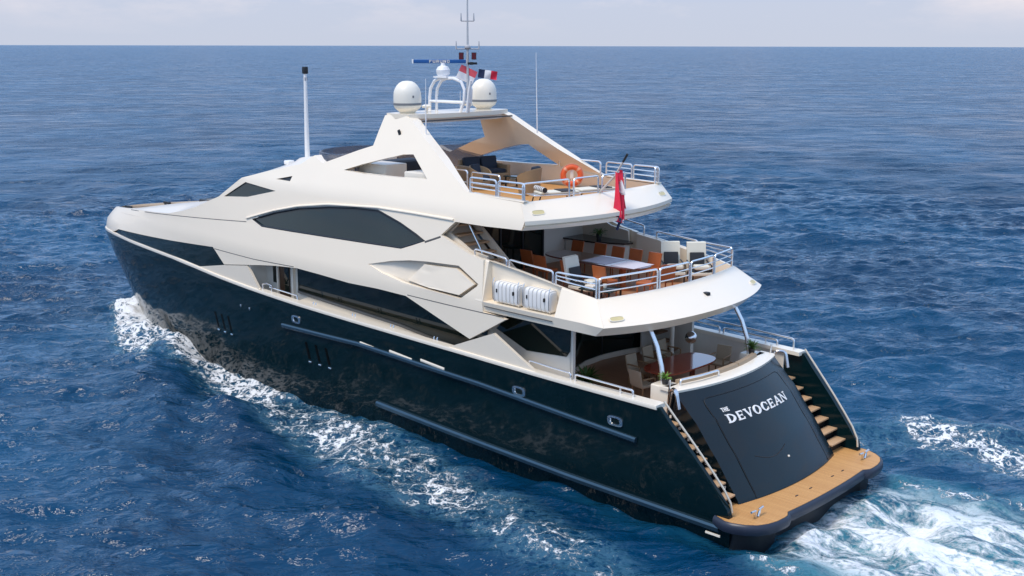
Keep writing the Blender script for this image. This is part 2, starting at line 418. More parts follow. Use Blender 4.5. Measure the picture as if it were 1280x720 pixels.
def mix(fac, c1, c2):
    n = N('ShaderNodeMixRGB')
    if isinstance(fac, float): n.inputs[0].default_value = fac
    else: L(fac, n.inputs[0])
    for i, c in ((1, c1), (2, c2)):
        if isinstance(c, tuple): n.inputs[i].default_value = (*c, 1)
        else: L(c, n.inputs[i])
    return n.outputs[0]
fa = N('ShaderNodeAttribute'); fa.attribute_name = 'foam'; ca = N('ShaderNodeAttribute'); ca.attribute_name = 'churn'
dn = N('ShaderNodeTexNoise'); dn.inputs['Scale'].default_value = 1.3; dn.inputs['Detail'].default_value = 5; dn.inputs['Roughness'].default_value = .65; L(geo.outputs['Position'], dn.inputs['Vector'])
dv_ = N('ShaderNodeVectorMath', operation='SCALE'); dv_.inputs['Scale'].default_value = 1.5; L(dn.outputs['Color'], dv_.inputs[0])
da_ = N('ShaderNodeVectorMath', operation='ADD'); L(geo.outputs['Position'], da_.inputs[0]); L(dv_.outputs[0], da_.inputs[1])
def cells(sc):
    v = N('ShaderNodeTexVoronoi', feature='DISTANCE_TO_EDGE'); v.inputs['Scale'].default_value = sc; L(da_.outputs[0], v.inputs['Vector']); return v.outputs['Distance']
lace = math_('MAXIMUM', mrange(cells(1.25), .0, .24, 1., 0.), math_('MULTIPLY', mrange(cells(3.0), .0, .26, 1., 0.), .85))
mpw = N('ShaderNodeMapping'); mpw.inputs['Scale'].default_value = (.38, 1.25, 1); L(geo.outputs['Position'], mpw.inputs[0])
nw = N('ShaderNodeTexNoise'); nw.inputs['Scale'].default_value = .9; nw.inputs['Detail'].default_value = 8; nw.inputs['Roughness'].default_value = .66; nw.inputs['Distortion'].default_value = .9; L(mpw.outputs[0], nw.inputs['Vector'])
big = noise(.42, 4, .6)
fine = noise(5.5, 5, .65, .6)
fsum = math_('ADD', math_('ADD', math_('MULTIPLY', fa.outputs['Fac'], 1.5), math_('MULTIPLY', math_('SUBTRACT', big, .5), .95)), math_('ADD', math_('MULTIPLY', lace, .74), math_('MULTIPLY', math_('SUBTRACT', fine, .5), .9)))
fm0 = math_('MULTIPLY', mrange(fsum, 1.31, 1.52), mrange(fa.outputs['Fac'], .04, .25))
wkm = math_('MULTIPLY', mrange(math_('ADD', nw.outputs['Fac'], math_('MULTIPLY', math_('SUBTRACT', fine, .5), .50)), .35, .58), mrange(math_('ADD', ca.outputs['Fac'], math_('MULTIPLY', math_('SUBTRACT', big, .5), .8)), .25, .8))
fmask = math_('MAXIMUM', fm0, math_('MULTIPLY', wkm, .95))
soft = math_('MULTIPLY', mrange(fsum, .6, 1.4), mrange(fa.outputs['Fac'], .1, .4))
patch = noise(.055, 4, .55, .4)
deep = mix(mrange(patch, .32, .68), (.0002, .028, .074), (.0004, .055, .130))
ch = math_('MULTIPLY', ca.outputs['Fac'], mrange(nw.outputs['Fac'], .28, .60))
c1 = mix(ch, deep, (.07, .36, .40))
c2 = mix(math_('MULTIPLY', soft, .35), c1, (.10, .25, .33))
c3 = mix(fmask, c2, (.80, .82, .83))
L(c3, b.inputs['Base Color'])
rough_in = b.inputs['Roughness']
b.inputs['IOR'].default_value = 1.333; b.inputs['Specular IOR Level'].default_value = .5
w0 = noise(.11, 3, .5, .3, sc=(1.5, 1, 1)); w1 = noise(.45, 4, .55, .3, sc=(2.2, 1, 1)); w2 = noise(1.2, 4, .55, .3, sc=(2.6, 1, 1)); w3 = noise(5., 3, .5, .2, sc=(2.2, 1, 1))
fr_ = N('ShaderNodeAttribute'); fr_.attribute_name = 'far'; fr_ = fr_.outputs['Fac']   # where the mesh is too coarse for the short waves
ruf = math_('ADD', mrange(noise(.22, 3, .6, .3, sc=(1.6, 1, 1)), .36, .64, .15, 1.1), mrange(noise(.035, 4, .6, .5, sc=(2, 1, 1)), .35, .65, 0., .6))
gr_ = math_('MULTIPLY', ruf, math_('ADD', math_('MULTIPLY', fr_, .25), .2))
L(math_('ADD', math_('ADD', math_('MULTIPLY', fmask, .6), .03), math_('MULTIPLY', fr_, math_('ADD', math_('MULTIPLY', ruf, .14), .085))), rough_in)
a1 = math_('ADD', math_('MULTIPLY', gr_, .95), .12); a2 = math_('ADD', math_('MULTIPLY', gr_, .40), .13)
a0 = math_('ADD', math_('MULTIPLY', fr_, 2.2), .7)
hsum = math_('ADD', math_('ADD', math_('ADD', math_('MULTIPLY', w1, a1), math_('MULTIPLY', w0, a0)), math_('MULTIPLY', w2, a2)), math_('ADD', math_('MULTIPLY', w3, .016), math_('MULTIPLY', fmask, .05)))
bp = N('ShaderNodeBump'); bp.inputs['Strength'].default_value = .95; bp.inputs['Distance'].default_value = 1.
L(hsum, bp.inputs['Height']); L(bp.outputs[0], b.inputs['Normal'])
me.materials.append(wm)

# ================================================================== YACHT
yacht = tag(empty('motor_yacht', (0, 0, 0)), 'large motor yacht with glossy dark hull and cream white upper decks, under way', 'yacht')
def both(mb, name, m, parent, **k):
    """port part and its starboard twin"""
    return mb.build(name, m, parent, **k), mb.mirrored().build(name, m, parent, **k)

# --- hull
sh = [(x, sheer(x)) for x in [1.95, 3, 4, 5, 6, 7, 8, 10, 12, 14, 16, 17, 18, 20, 22, 23, 24, 25, 26, 27, 28, 29, 30, 31, 32, 33, 34, 34.8, 35.5, 36, 36.4, 36.7, 36.9, 37.05]]
stem_pts = [(stem(z), z) for z in (3.43, 3.0, 2.6, 2.0, 1.5, 1.0, .5, 0, -.6, -1.2)]
hp = [(-.1, -1.2), (.02, .0), (-.08, .60), (.0, .97), (.28, 1.33), (.6, 1.70), (.95, 2.09), (1.3, 2.46), (1.65, 2.82)]+sh+stem_pts
hb = skin(hp, thick=.16, step=.3, du=.11, dz=.25).mirror()
hull = hb.build('hull', HULL, yacht)
# stern closing wall under the platform and boot
MB().box((.35, 0, -.1), (.5, 6.3, 1.5)).build('stern_wall', BOOT, hull)
capb = []
def cap_section(x, wi, lo=-.05, hi=.06):
    z = sheer(x); y = Y(x, z); return [(x, y+.03, z+lo), (x, y+.045, z+.01), (x, y+.03, z+hi), (x, max(0, y-wi), z+hi), (x, max(0, y-wi), z+lo)]
rows = [cap_section(x, ip(x, [2, 6, 20, 24, 25], [.34, .24, .24, .2, .06])) for x in np.arange(2.0, 36.6, .25)]
tail = [(x_of(u, 3.42), u) for u in (.75, .6, .45, .3, .15, .0)]
for x, u in tail: rows.append(cap_section(x, .06))
m = MB(); m.grid(rows, cv=True); m.f.append((4, 3, 2, 1, 0)); both(m, 'cap_rail', CAP, hull)
m = sweep_strip(line([(17.9, 2.50), (13.7, 2.62), (8.2, 2.46), (2.65, 2.14)]), .075, -.02, .10); both(m, 'fender_strip', RAILB, hull)
m = sweep_strip(line([(12.95, .78), (8.2, .60), (5, .50), (.2, .42)]), .10, -.02, .15); both(m, 'fender_strip', RAILB, hull)
def oval_port(x, z, w=.22, h=.125):
    rim = MB(); gl = MB(); n = 20
    def ring(s, off):
        r = []
        for k in range(n):
            a = 2*math.pi*k/n; px = x+w*s*math.copysign(abs(math.cos(a))**.6, math.cos(a)); pz = z+h*s*math.copysign(abs(math.sin(a))**.6, math.sin(a))
            r.append((px, Y(px, pz)+off, pz))
        return r
    rim.grid([ring(1.15, -.01), ring(1.12, .03), ring(.70, .035), ring(.62, .0)], cv=True)
    g = ring(.7, .008); gl.add(g, [tuple(range(n))])
    return rim, gl
for x, z in ((17.06, 2.85), (6.68, 2.58), (3.32, 2.5)):
    rim, gl = oval_port(x, z)
    for a, b_ in ((rim, gl), (rim.mirrored(), gl.mirrored())):
        o = a.build('porthole', STEEL, hull); b_.build('glass', GLASSD, o)
for x in (13.1, 11.65, 10.2):
    both(sweep_strip(line([(x+.52, 2.68), (x-.52, 2.60)], .2), .045, -.01, .03), 'vent_slot', CAP, hull)
for x, z in ((22.7, 1.85), (22.2, 1.85), (21.7, 1.85), (16.6, 1.85), (16.05, 1.85), (15.5, 1.85)):
    mm = MB(); r = [(x+.10, z+.28), (x-.03, z+.28), (x-.16, z-.30), (x-.03, z-.30)]
    both(skin(r, off=.006, thick=.03, step=.2), 'hull_window', SLOT, hull)
    both(sweep_strip(line([(x-.05, z-.40), (x-.2, z-.40)], .1), .03, 0, .04), 'vent_lip', STEEL, hull)
for x, z in ((20.6, 2.73), (20.0, 2.72)):
    both(sweep_strip([(x+.04, z), (x-.04, z)], .045, 0, .04), 'drain_fitting', STEEL, hull)

# --- white upper side, from the stem to the flybridge arch
T = [(35.9, 4.50), (35, 4.62), (33.6, 4.78), (31.4, 5.01), (29.5, 5.17), (28, 5.28), (26.5, 5.42), (25.2, 5.66), (24, 5.95), (23.0, 6.27), (22.2, 6.52)]
ARCHHOLE = [(15.01, 8.02), (14.2, 8.25), (13.1, 8.52), (12.4, 8.67), (11.97, 8.70), (11.02, 8.05), (12.4, 8.0), (13.95, 7.98)]
HWIN = [(19.7, 5.98), (18.37, 6.34), (17.01, 6.62), (15.37, 6.83), (14.1, 6.93), (12.9, 6.97), (11.8, 6.70), (10.62, 6.31), (11.65, 5.97), (13.19, 5.93), (19.07, 5.80)]
SCOOP = [(13.1, 5.30), (12.0, 5.54), (11.2, 5.66), (10.5, 5.72), (9.1, 5.78), (8.22, 5.36), (8.9, 4.87), (10.2, 4.92), (11.4, 4.97), (12.4, 5.12)]
JWIN = [(21.82, 6.56), (20.38, 7.20), (18.4, 7.07), (20.18, 6.70)]
VWIN = [(18.51, 7.46), (17.62, 7.63), (17.67, 7.45)]
NOSE = [(stem(z), z) for z in (3.47, 3.7, 4.0, 4.2, 4.4)]
bot = [(x, sheer(x)+.045) for x in (33.3, 34, 34.8, 35.5, 36, 36.4, 36.8)]
S1 = [(32.6, 3.99), (33.3, 3.80)]+bot[1:]+NOSE+T+[
      (20.67, 7.33), (19, 7.70), (17.38, 8.04), (16.95, 8.28), (16.75, 8.36), (16.5, 8.24), (16.2, 8.15), (15.4, 8.40), (14.6, 8.66), (13.96, 8.84), (13.92, 9.3), (13.86, 9.77), (13.5, 9.82), (12.9, 9.80),
      (12.5, 9.66), (11.74, 9.21), (10.5, 8.52), (9.3, 7.87), (9.0, 7.80), (7.1, 7.74), (6.76, 7.28), (6.85, 7.03), (8.2, 6.99), (9.43, 6.99),
      (9.97, 6.55), (8.71, 6.15), (8.15, 6.06), (8.0, 4.62), (7.12, 4.55),
      (8.56, 3.74), (11.28, 4.58), (12.6, 4.60), (14.05, 4.57), (15.6, 4.63), (16.84, 4.66), (18.03, 4.57), (19.0, 4.46), (19.96, 4.33), (21.62, 4.11), (22.42, 4.65), (26, 4.41), (30, 4.16)]
thk = lambda x, z: ip(z, [7.8, 8.6], [.12, .34]) if x < 17 else .12
side_mb = skin(S1, [HWIN, ARCHHOLE, SCOOP, JWIN, VWIN], thick=thk)
ss = side_mb.mirror().build('superstructure', WHITE, yacht, ang=28)
def inset(poly, name, m, off=-.045, thick=.05, parent=ss, frame=.05, grow=1.012):
    cx = sum(p[0] for p in poly)/len(poly); cz = sum(p[1] for p in poly)/len(poly)
    q = [(cx+(x-cx)*grow, cz+(z-cz)*grow) for x, z in poly]
    return both(skin(q, off=off, thick=thick), name, m, parent)
HW = inset(HWIN, 'side_window', GLASS)
for sgn, o in zip((1, -1), HW):
    pts = HWIN+[HWIN[0]]
    pr_ = line(pts, .4); mm = MB(); mm.tube([(x, sgn*(Y(x, z)-.02), z) for x, z in pr_[:-1]], .035, 6, closed=True); mm.build('window_frame', FRAME, o)
inset(JWIN, 'wheelhouse_window', GLASS); inset(VWIN, 'air_vent', FRAME)
# bow window in the topsides and the panels under it
BOW = [(32.56, 3.97), (22.45, 4.63), (21.66, 4.08), (23.6, 3.74), (25, 3.80), (27, 3.82), (29, 3.82), (31, 3.79), (33.1, 3.765)]
BW = both(skin(BOW, off=-.02, thick=.06), 'bow_window', GLASSD, ss)
LOW = [(33.25, sheer(33.25)+.04), (33.1, 3.765), (31, 3.79), (29, 3.82), (27, 3.82), (25, 3.80), (23.6, 3.74), (21.66, 4.08), (19.99, 4.30), (19.28, 3.55), (19.4, 3.52)]+[(x, sheer(x)+.04) for x in (20, 21, 22, 23, 24, 25, 26, 27, 28, 29, 30, 31, 32, 33)]
both(skin(LOW, off=-.01, thick=.1, du=.08), 'lower_panel', WHITE2, ss)
both(skin([(9.47, 3.33), (7.62, 4.07), (6.53, 3.51), (6.0, 3.25), (7, 3.27), (8.4, 3.29)], off=-.01, thick=.1), 'aft_wing_panel', WHITE2, ss)
def groove(pts, name='panel_seam', m=SEAM, hw=.014, off=.004):
    return both(sweep_strip(line(pts, .35), hw, -.01, off), name, m, ss)
groove([(31.4, 4.97), (26, 5.40), (20.1, 5.84)])
groove([(22.3, 4.60), (19.5, 4.60), (17.0, 4.68)])
groove([(11.2, 4.62), (9.2, 4.60), (7.2, 4.60)])
groove([(9.97, 6.50), (10.62, 6.27)], hw=.03)
both(sweep_strip(line([(20.1, 5.97), (18.37, 6.42), (17.01, 6.70), (15.37, 6.92), (12.9, 7.06), (11.3, 7.06), (9.5, 7.04)], .3), .03, -.02, .05), 'window_brow', WHITE, ss)
# recess of the air intake with its raised panel
rec = lambda x, z: -.02-.30*smooth01((13.1-x)/2.6)*smooth01((x-7.7)/.8)
both(skin([(13.15, 5.30), (12.0, 5.57), (10.5, 5.76), (9.05, 5.82), (8.14, 5.36), (8.85, 4.82), (10.2, 4.87), (11.4, 4.92), (12.4, 5.08)], off=rec, thick=.05, du=.05, dz=.1), 'intake_recess', WHITE2, ss)
cres = lambda x, z: -.01-.10*abs(math.sin((x-8.3)*1.0))*(1-smooth01((x-8.3)/.3)) - .16*smooth01((x-10.2)/1.2)
both(skin([(11.39, 5.02), (10.59, 5.62), (9.2, 5.68), (8.42, 5.34), (8.98, 4.96), (10.2, 4.98)], off=cres, thick=.12, du=.05, dz=.1), 'intake_cover', WHITE, ss)

# --- foredeck trunk, windscreen, wheelhouse roof
def cross(xe, ze, xc, zc, n=20, pw=2.0, inn=.0):
    r = []; ye = Y(xe, ze)-inn
    for k in range(-n, n+1):
        s = k/n; a = abs(s)**pw; r.append((xc+(xe-xc)*a, ye*s, zc+(ze-zc)*a))
    return r
trunk = [cross(xe, ze, xc, zc, inn=.03) for xe, ze, xc, zc in
         [(31.6, 5.0, 32.3, 4.66), (31.2, 5.02, 31.9, 4.95), (30.2, 5.10, 30.9, 5.10), (28.8, 5.2, 29.3, 5.33), (27.6, 5.30, 27.9, 5.53), (26.5, 5.40, 27.0, 5.66), (25.2, 5.64, 26.3, 5.74), (24, 5.93, 25.8, 5.85), (23.0, 6.25, 25.5, 5.95), (22.2, 6.50, 25.3, 6.0)]]
MB().grid(trunk).build('foredeck_trunk', WHITE, ss)
scr = [cross(lerp(22.2, 20.67, t), lerp(6.5, 7.32, t), lerp(25.3, 22.7, t), lerp(6.0, 7.08, t), inn=.03, pw=2.2) for t in (0, .12, .3, .5, .7, .88, 1)]
MB().grid(scr[:2]+scr[-1:]).moved(lambda p: (p[0]-.02, p[1], p[2]-.02)).build('windscreen_surround', WHITE, ss)
g = MB().grid([[p for p in r[4:-4]] for r in scr[1:-1]]); g.build('windscreen', GLASS, ss)
roof = [cross(xe, ze, xc, zc, inn=.03, pw=2.3) for xe, ze, xc, zc in [(20.67, 7.32, 22.7, 7.08), (19.8, 7.5, 22.0, 7.3), (19, 7.69, 21.5, 7.42), (18.2, 7.86, 20.9, 7.62), (17.38, 8.03, 20.4, 7.78), (16.95, 8.26, 20.2, 7.92), (16.78, 8.33, 20.0, 7.95), (16.6, 8.2, 19.8, 7.7)]]
MB().grid(roof).build('wheelhouse_roof', WHITE, ss)
# bow well
fx = [35.7, 35.4, 34.9, 34.4, 33.8, 33, 32, 31, 30]
MB().grid([[(x, s*(max(.05, Y(x, 4.45)-.10)), ip(x, [30, 33.6, 36], [4.86, 4.62, 4.36])) for s in np.linspace(-1, 1, 9)] for x in fx]).build('bow_deck', TEAKG, ss)
MB().box((33.4, .95, 4.80), (.5, .10, .10)).box((33.4, -.95, 4.80), (.5, .10, .10)).box((33.55, .95, 4.72), (.08, .08, .2)).box((33.25, .95, 4.72), (.08, .08, .2)).box((33.55, -.95, 4.72), (.08, .08, .2)).box((33.25, -.95, 4.72), (.08, .08, .2)).build('mooring_bitts', BLACKM, ss)
MB().box((28.9, -.5, 5.36), (.9, .6, .14), bev=.05).build('deck_hatch', BLACKM, ss)
MB().box((27.6, .2, 5.58), (.35, .35, .09), bev=.03).build('deck_hatch', mat('grey hatch', (.16, .15, .14), .5), ss)

# --- main deck: sole, side passages, lining, saloon
def deckpoly(x0, x1, z, ins, n=40):
    xs = np.linspace(x0, x1, n); a = [(x, Y(x, z)-ins) for x in xs]; return a+[(x, -y) for x, y in reversed(a)]
MB().prism(deckpoly(2.5, 20.2, 2.5, .1), 2.30, 2.45).build('main_deck', TEAKD, yacht)
both(skin([(2.55, 2.46), (2.55, 3.10), (6, 3.15), (10, 3.23), (14, 3.29), (17, 3.35), (19.4, 3.42), (19.4, 2.46)], off=-.17, thick=.05), 'bulwark_lining', LINING, hull)
for x in (16.3, 14.2, 12.3, 10.3):
    mm = MB()
    for d in (-.07, .07):
        z = sheer(x)-.02; y = Y(x, z)-.27
        mm.tube([(x+d, y, z-.25), (x+d, y, z+.13), (x+d, y-.02, z+.15)], .022, 6)
    both(mm, 'bulwark_post', STEEL, hull)
YI = 2.85
zin = lambda x: ip(x, [8.2, 9, 10.9, 12.6, 15.2, 17.4], [2.92, 2.97, 3.09, 3.27, 3.39, 3.48])
rows = [[(x, Y(x, 3.3)-.17, sheer(x)-.12), (x, Y(x, 3.3)-.20, sheer(x)-.04), (x, Y(x, 3.3)-.26, sheer(x)-.03), (x, 2.80, zin(x)), (x, 2.80, zin(x)-.3)] for x in np.linspace(17.35, 8.2, 20)]
m = MB().grid(rows); m.add([rows[0][i] for i in range(5)], [(0, 1, 2, 3, 4)]); both(m, 'side_deck', CAP, yacht)
iw = lambda x, z: YI
both(skin([(5.4, 2.46), (5.4, 4.6), (19.9, 4.75), (19.9, 2.46)], thick=.1, yfn=iw, step=.6, dz=.5, du=.3), 'saloon_wall', LINING, ss)
SW = both(skin([(17.95, 3.55), (15.2, 3.42), (12.6, 3.30), (10.9, 3.12), (8.9, 3.0), (8.4, 4.66), (17.95, 4.69)], off=.03, thick=.06, yfn=iw, step=.5), 'saloon_window', GLASSD, ss)
for sgn, o in zip((1, -1), SW):
    MB().tube([(17.9, sgn*2.90, 3.57), (15.2, sgn*2.90, 3.44), (12.6, sgn*2.90, 3.32), (10.9, sgn*2.90, 3.14), (9.0, sgn*2.90, 3.02)], .05, 6).build('handrail', mat('bronze rail', (.10, .095, .085), .35), o)
both(skin([(7.75, 4.50), (8.3, 3.95), (7.1, 3.52), (5.62, 3.62), (5.50, 3.78), (5.48, 4.56)], off=.025, thick=.05, yfn=iw, step=.4), 'aft_side_window', GLASSD, ss)
for sgn in (1, -1):
    DR = MB().box((18.75, sgn*2.865, 3.55), (.62, .06, 2.1)).build('side_door', mat('walnut door', (.07, .035, .02), .3), ss)
    MB().box((18.55, sgn*2.91, 3.95), (.25, .03, 1.1)).build('door_glass', GLASSD, DR)
    MB().box((19.25, sgn*2.875, 4.05), (.30, .05, .7)).build('side_door_window', GLASSD, ss)
    for x in (18.18, 19.07): MB().box((x, sgn*2.90, 3.55), (.10, .10, 2.1)).build('door_post', CAP, ss)
    MB().tube([(19.25, sgn*3.45, 3.42), (19.25, sgn*3.45, 3.72), (19.0, sgn*3.45, 3.78), (18.7, sgn*3.45, 3.74), (18.7, sgn*3.45, 3.4)], .03, 8).tube([(18.9, sgn*3.4, 3.66), (17.3, sgn*3.4, 3.60), (17.25, sgn*3.4, 3.38)], .025, 8).build('guard_rail', STEELW, yacht)
# walkway door head at the forward end of the side passage
MB().box((19.95, 0, 3.6), (.12, 7.0, 2.2)).build('forward_bulkhead', LINING, ss)
# saloon aft bulkhead: curved glass on a white curb
bk = [(5.45, 2.85), (5.7, 2.45), (6.2, 1.95), (6.65, 1.45), (7.05, .85), (7.3, .1), (7.38, -.8), (7.25, -1.8), (7.0, -2.6), (6.9, -2.9)]
def curtain(pts, z0, z1, th):
    rows = []
    for i, (x, y) in enumerate(pts):
        a = pts[max(0, i-1)]; b_ = pts[min(len(pts)-1, i+1)]; t = Vector((b_[0]-a[0], b_[1]-a[1])).normalized(); n = Vector((t.y, -t.x))*th
        rows.append([(x-n.x, y-n.y, z0), (x-n.x, y-n.y, z1), (x+n.x, y+n.y, z1), (x+n.x, y+n.y, z0)])
    m = MB().grid(rows, cv=True); return m
curtain(bk, 2.46, 2.62, .07).build('saloon_curb', CAP, yacht)
AG = curtain(bk, 2.62, 4.60, .03).build('saloon_doors', GLASSD, yacht)
for i in (2, 4, 6): x, y = bk[i]; MB().box((x-.02, y+.02, 3.6), (.06, .06, 2.0)).build('door_frame', FRAME, AG)

# --- upper deck slab, aft bulwark
def arcrow(xf, ymax, z, n=24): return [(xf(s*ymax), s*ymax, z) for s in np.linspace(1, -1, 2*n+1)]
xo = lambda y: 2.78+.85*(abs(y)/3.72)**2.3
xtp = lambda y: 3.88+.40*(abs(y)/3.24)**2
xu = lambda y: 3.08+.88*(abs(y)/3.64)**2.5
ud = MB().grid([arcrow(lambda y: xu(y)+.35, 3.45, 4.60), arcrow(xu, 3.64, 4.64), arcrow(xo, 3.73, 4.92), arcrow(xtp, 3.24, 5.47), arcrow(lambda y: xtp(y)+.05, 3.19, 5.485), arcrow(lambda y: xtp(y)+.10, 3.14, 5.46), arcrow(lambda y: xtp(y)+.12, 3.12, 4.96)])
upper = ud.build('upper_deck_bulwark', WHITE, yacht, ang=24)
slab = [(xu(y)+.3, y) for y in np.linspace(3.4, -3.4, 25)]; slab = slab+[(11.5, -3.4), (20, -3.55), (20, 3.55), (11.5, 3.4)]
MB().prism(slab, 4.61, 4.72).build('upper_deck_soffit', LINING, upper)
dk = [(xtp(y)+.11, y) for y in np.linspace(3.1, -3.1, 25)]; dk = dk+[(8.4, -3.1), (12.2, -3.1), (12.2, 3.1), (8.4, 3.1)]
MB().prism(dk, 4.80, 5.0).build('upper_deck_floor', TEAKD, upper)
# side bulwark with the raft bay
zt = lambda x: ip(x, [4.25, 5.54, 7.03, 8.3], [5.47, 5.70, 5.93, 6.08]); yt = lambda x: ip(x, [4.27, 5.0, 5.6, 7.0, 8.3], [3.24, 3.36, 3.42, 3.46, 3.46])
xlow = lambda x: x if x > 5.4 else ip(x, [4.28, 5.2, 5.4], [3.64, 5.1, 5.4])
def sec(x, bay):
    xb = xlow(x); y9 = Y(xb, 4.92) if x > 4.6 else 3.73; xm = ip(x, [4.28, 5.2], [3.97, 5.15]) if x < 5.2 else x
    r = [(xm+.1 if x < 4.6 else xm, 3.45, 4.60), (xm, 3.64, 4.64), (xb, y9, 4.92)]
    r += [(x, 3.22, 4.935), (x, 3.22, 4.96), (x, 3.24, zt(x)-.02)] if bay else [(lerp(xb, x, t), lerp(y9, yt(x), t), lerp(4.92, zt(x), t)) for t in (.08, .12, .97)]
    r += [(x, yt(x)-.02, zt(x)), (x, yt(x)-.10, zt(x)), (x, yt(x)-.14, 4.96)]
    return r
rows = [sec(x, b_) for x, b_ in [(4.28, 0), (4.5, 0), (4.8, 0), (5.1, 0), (5.36, 0), (5.37, 1), (6, 1), (6.6, 1), (7.2, 1), (8.0, 1), (8.01, 0), (8.3, 0)]]
both(MB().grid(rows), 'side_bulwark', WHITE, upper, ang=24)
groove([(7.95, 4.80), (6.6, 4.79), (5.42, 4.79)], 'shelf_seam')
for y in (3.34, 1.9, -.4, -1.9, -3.34):
    pass
def deck_light(fa, za, fb, zb, y, parent, t=.45, w=.20, h=.075, yk=1.):
    P = lambda yy: Vector((lerp(fa(yy), fb(yy*yk), t), yy, lerp(za, zb, t)))
    A = Vector((fa(y), y, za)); B = Vector((fb(y*yk), y*yk, zb)); c = P(y); e1 = (P(y+.1)-P(y-.1)).normalized(); e2 = (B-A).normalized(); n_ = e1.cross(e2)
    if n_.x > 0: n_ = -n_
    def oval(k, o): return [c+e1*(w*k*math.copysign(abs(math.cos(a))**.6, math.cos(a)))+e2*((h+(k-1)*.1)*math.copysign(abs(math.sin(a))**.6, math.sin(a)))+n_*o for a in np.linspace(0, 2*math.pi, 25)[:-1]]
    o = MB().grid([oval(1.12, -.02), oval(1.1, .012), oval(1.0, .012), oval(.98, -.01)], cv=True).build('courtesy_light', CAP, parent)
    q = oval(1.0, .004); MB().add(q, [tuple(range(len(q)))]).build('lens', LAMPY, o)
for y_ in (3.22, -3.22): deck_light(xo, 4.92, xtp, 5.47, y_, upper, .30, yk=.87)
MB().box((3.36, -.42, 5.18), (.16, .16, .16), bev=.03).tube([(3.42, -.42, 5.0), (3.36, -.42, 5.18)], .05, 8).build('aft_camera', BLACKM, upper)

# upper deck bulkhead: glass doors to port, white wall to starboard, bar counter, stair
MB().box((10.3, -2.35, 6.0), (.14, 2.2, 2.0)).build('lounge_wall', LINING, upper)
UG = MB().box((10.25, .25, 5.98), (.06, 2.95, 1.95)).build('lounge_doors', GLASSD, upper)
for y in (-1.2, -.25, .75, 1.72): MB().box((10.21, y, 5.98), (.05, .06, 1.95)).build('door_frame', FRAME, UG)
both(skin([(8.3, 5.0), (8.3, 6.1), (9.0, 6.2), (9.9, 6.6), (9.5, 6.98), (12, 6.98), (12, 5.0)], off=-.28, thick=.08), 'lounge_side_wall', WHITE2, ss)
MB().prism([(10.2, -2.3), (10.2, -3.15), (8.3, -3.15), (8.1, -3.0), (8.15, -2.8), (9.0, -2.35)], 5.0, 5.72).build('bar_counter', LINING, upper)
MB().prism([(10.25, -2.2), (10.25, -3.2), (8.2, -3.2), (7.95, -3.0), (8.05, -2.7), (9.0, -2.25)], 5.722, 5.77).build('bar_top', mat('black granite', (.02, .02, .022), .12), upper)
ST = MB().prism([(8.2, 2.05), (8.2, 1.95), (10.4, 1.95), (10.4, 2.05)], 5.0, 5.02)
st = MB(); rows = [[(8.05, y, 5.0), (10.45, y, 6.95), (10.45, y, 7.05), (10.2, y, 7.05), (7.95, y, 5.28), (7.95, y, 5.0)] for y in (2.0, 2.06)]
m = MB().grid(rows, cv=True); o = len(m.v); m.f.append(tuple(range(6))); m.f.append(tuple(range(o-1, o-7, -1)))
stair = m.build('flybridge_stair', WHITE, upper)
MB().add([(8.2, 2.1, 5.0), (10.5, 2.1, 6.95), (10.5, 3.1, 6.95), (8.2, 3.1, 5.0)], [(0, 1, 2, 3)]).build('stair_back', WHITE2, stair)
for i in range(7):
    t = (i+1)/8; MB().box((lerp(8.1, 10.3, t), 2.6, lerp(5.05, 7.0, t)), (.27, 1.0, .05)).build('tread', TREAD, stair)
MB().tube([(8.55, 3.15, 6.1), (8.7, 3.12, 6.3), (9.35, 3.0, 7.0)], .03, 8).build('stair_rail', STEEL, stair)

# --- flybridge
fo = lambda y: 6.08+.66*(abs(y)/3.36)**2; ft = lambda y: 6.88+.20*(abs(y)/3.15)**2; fu = lambda y: 6.10+.72*(abs(y)/3.4)**2
fly = MB().grid([arcrow(lambda y: fu(y)+.6, 3.3, 7.0), arcrow(lambda y: fu(y)+.02, 3.38, 7.02), arcrow(lambda y: fo(y)+.02, 3.36, 7.12), arcrow(lambda y: fo(y)+.08, 3.34, 7.135), arcrow(lambda y: fo(y)+.08, 3.34, 7.155), arcrow(fo, 3.36, 7.17), arcrow(fo, 3.36, 7.28), arcrow(lambda y: lerp(fo(y), ft(y), .9), 3.19, 7.72),
                 arcrow(ft, 3.15, 7.74), arcrow(lambda y: ft(y)+.08, 3.08, 7.735), arcrow(lambda y: ft(y)+.10, 3.06, 7.33)]).build('flybridge_bulwark', WHITE, yacht, ang=24)
sl = [(fu(y)+.5, y) for y in np.linspace(3.25, -3.25, 25)]+[(12, -3.3), (20, -3.1), (20, 3.1), (12, 3.3)]
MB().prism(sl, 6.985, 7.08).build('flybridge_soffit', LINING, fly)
sl = [(ft(y)+.09, y) for y in np.linspace(3.05, -3.05, 25)]+[(12, -2.95), (17.5, -2.6), (18.5, -1.5), (18.8, 0), (18.5, 1.5), (17.5, 2.6), (12, 2.95)]
MB().prism(sl, 7.2, 7.35).build('flybridge_floor', TEAK, fly)
both(skin([(7.15, 7.36), (7.15, 7.72), (9.1, 7.78), (11.1, 8.0), (15, 7.98), (16.2, 8.15), (16.2, 7.36)], off=-.16, thick=.04), 'coaming_lining', LINING, ss)
both(skin([(7.0, 7.75), (9.1, 7.80), (9.1, 7.83), (7.0, 7.78)], off=.0, thick=.2), 'coaming_cap', WHITE, ss)
for y_ in (2.82, -2.82): deck_light(fo, 7.28, ft, 7.74, y_, fly, .42, yk=.94)
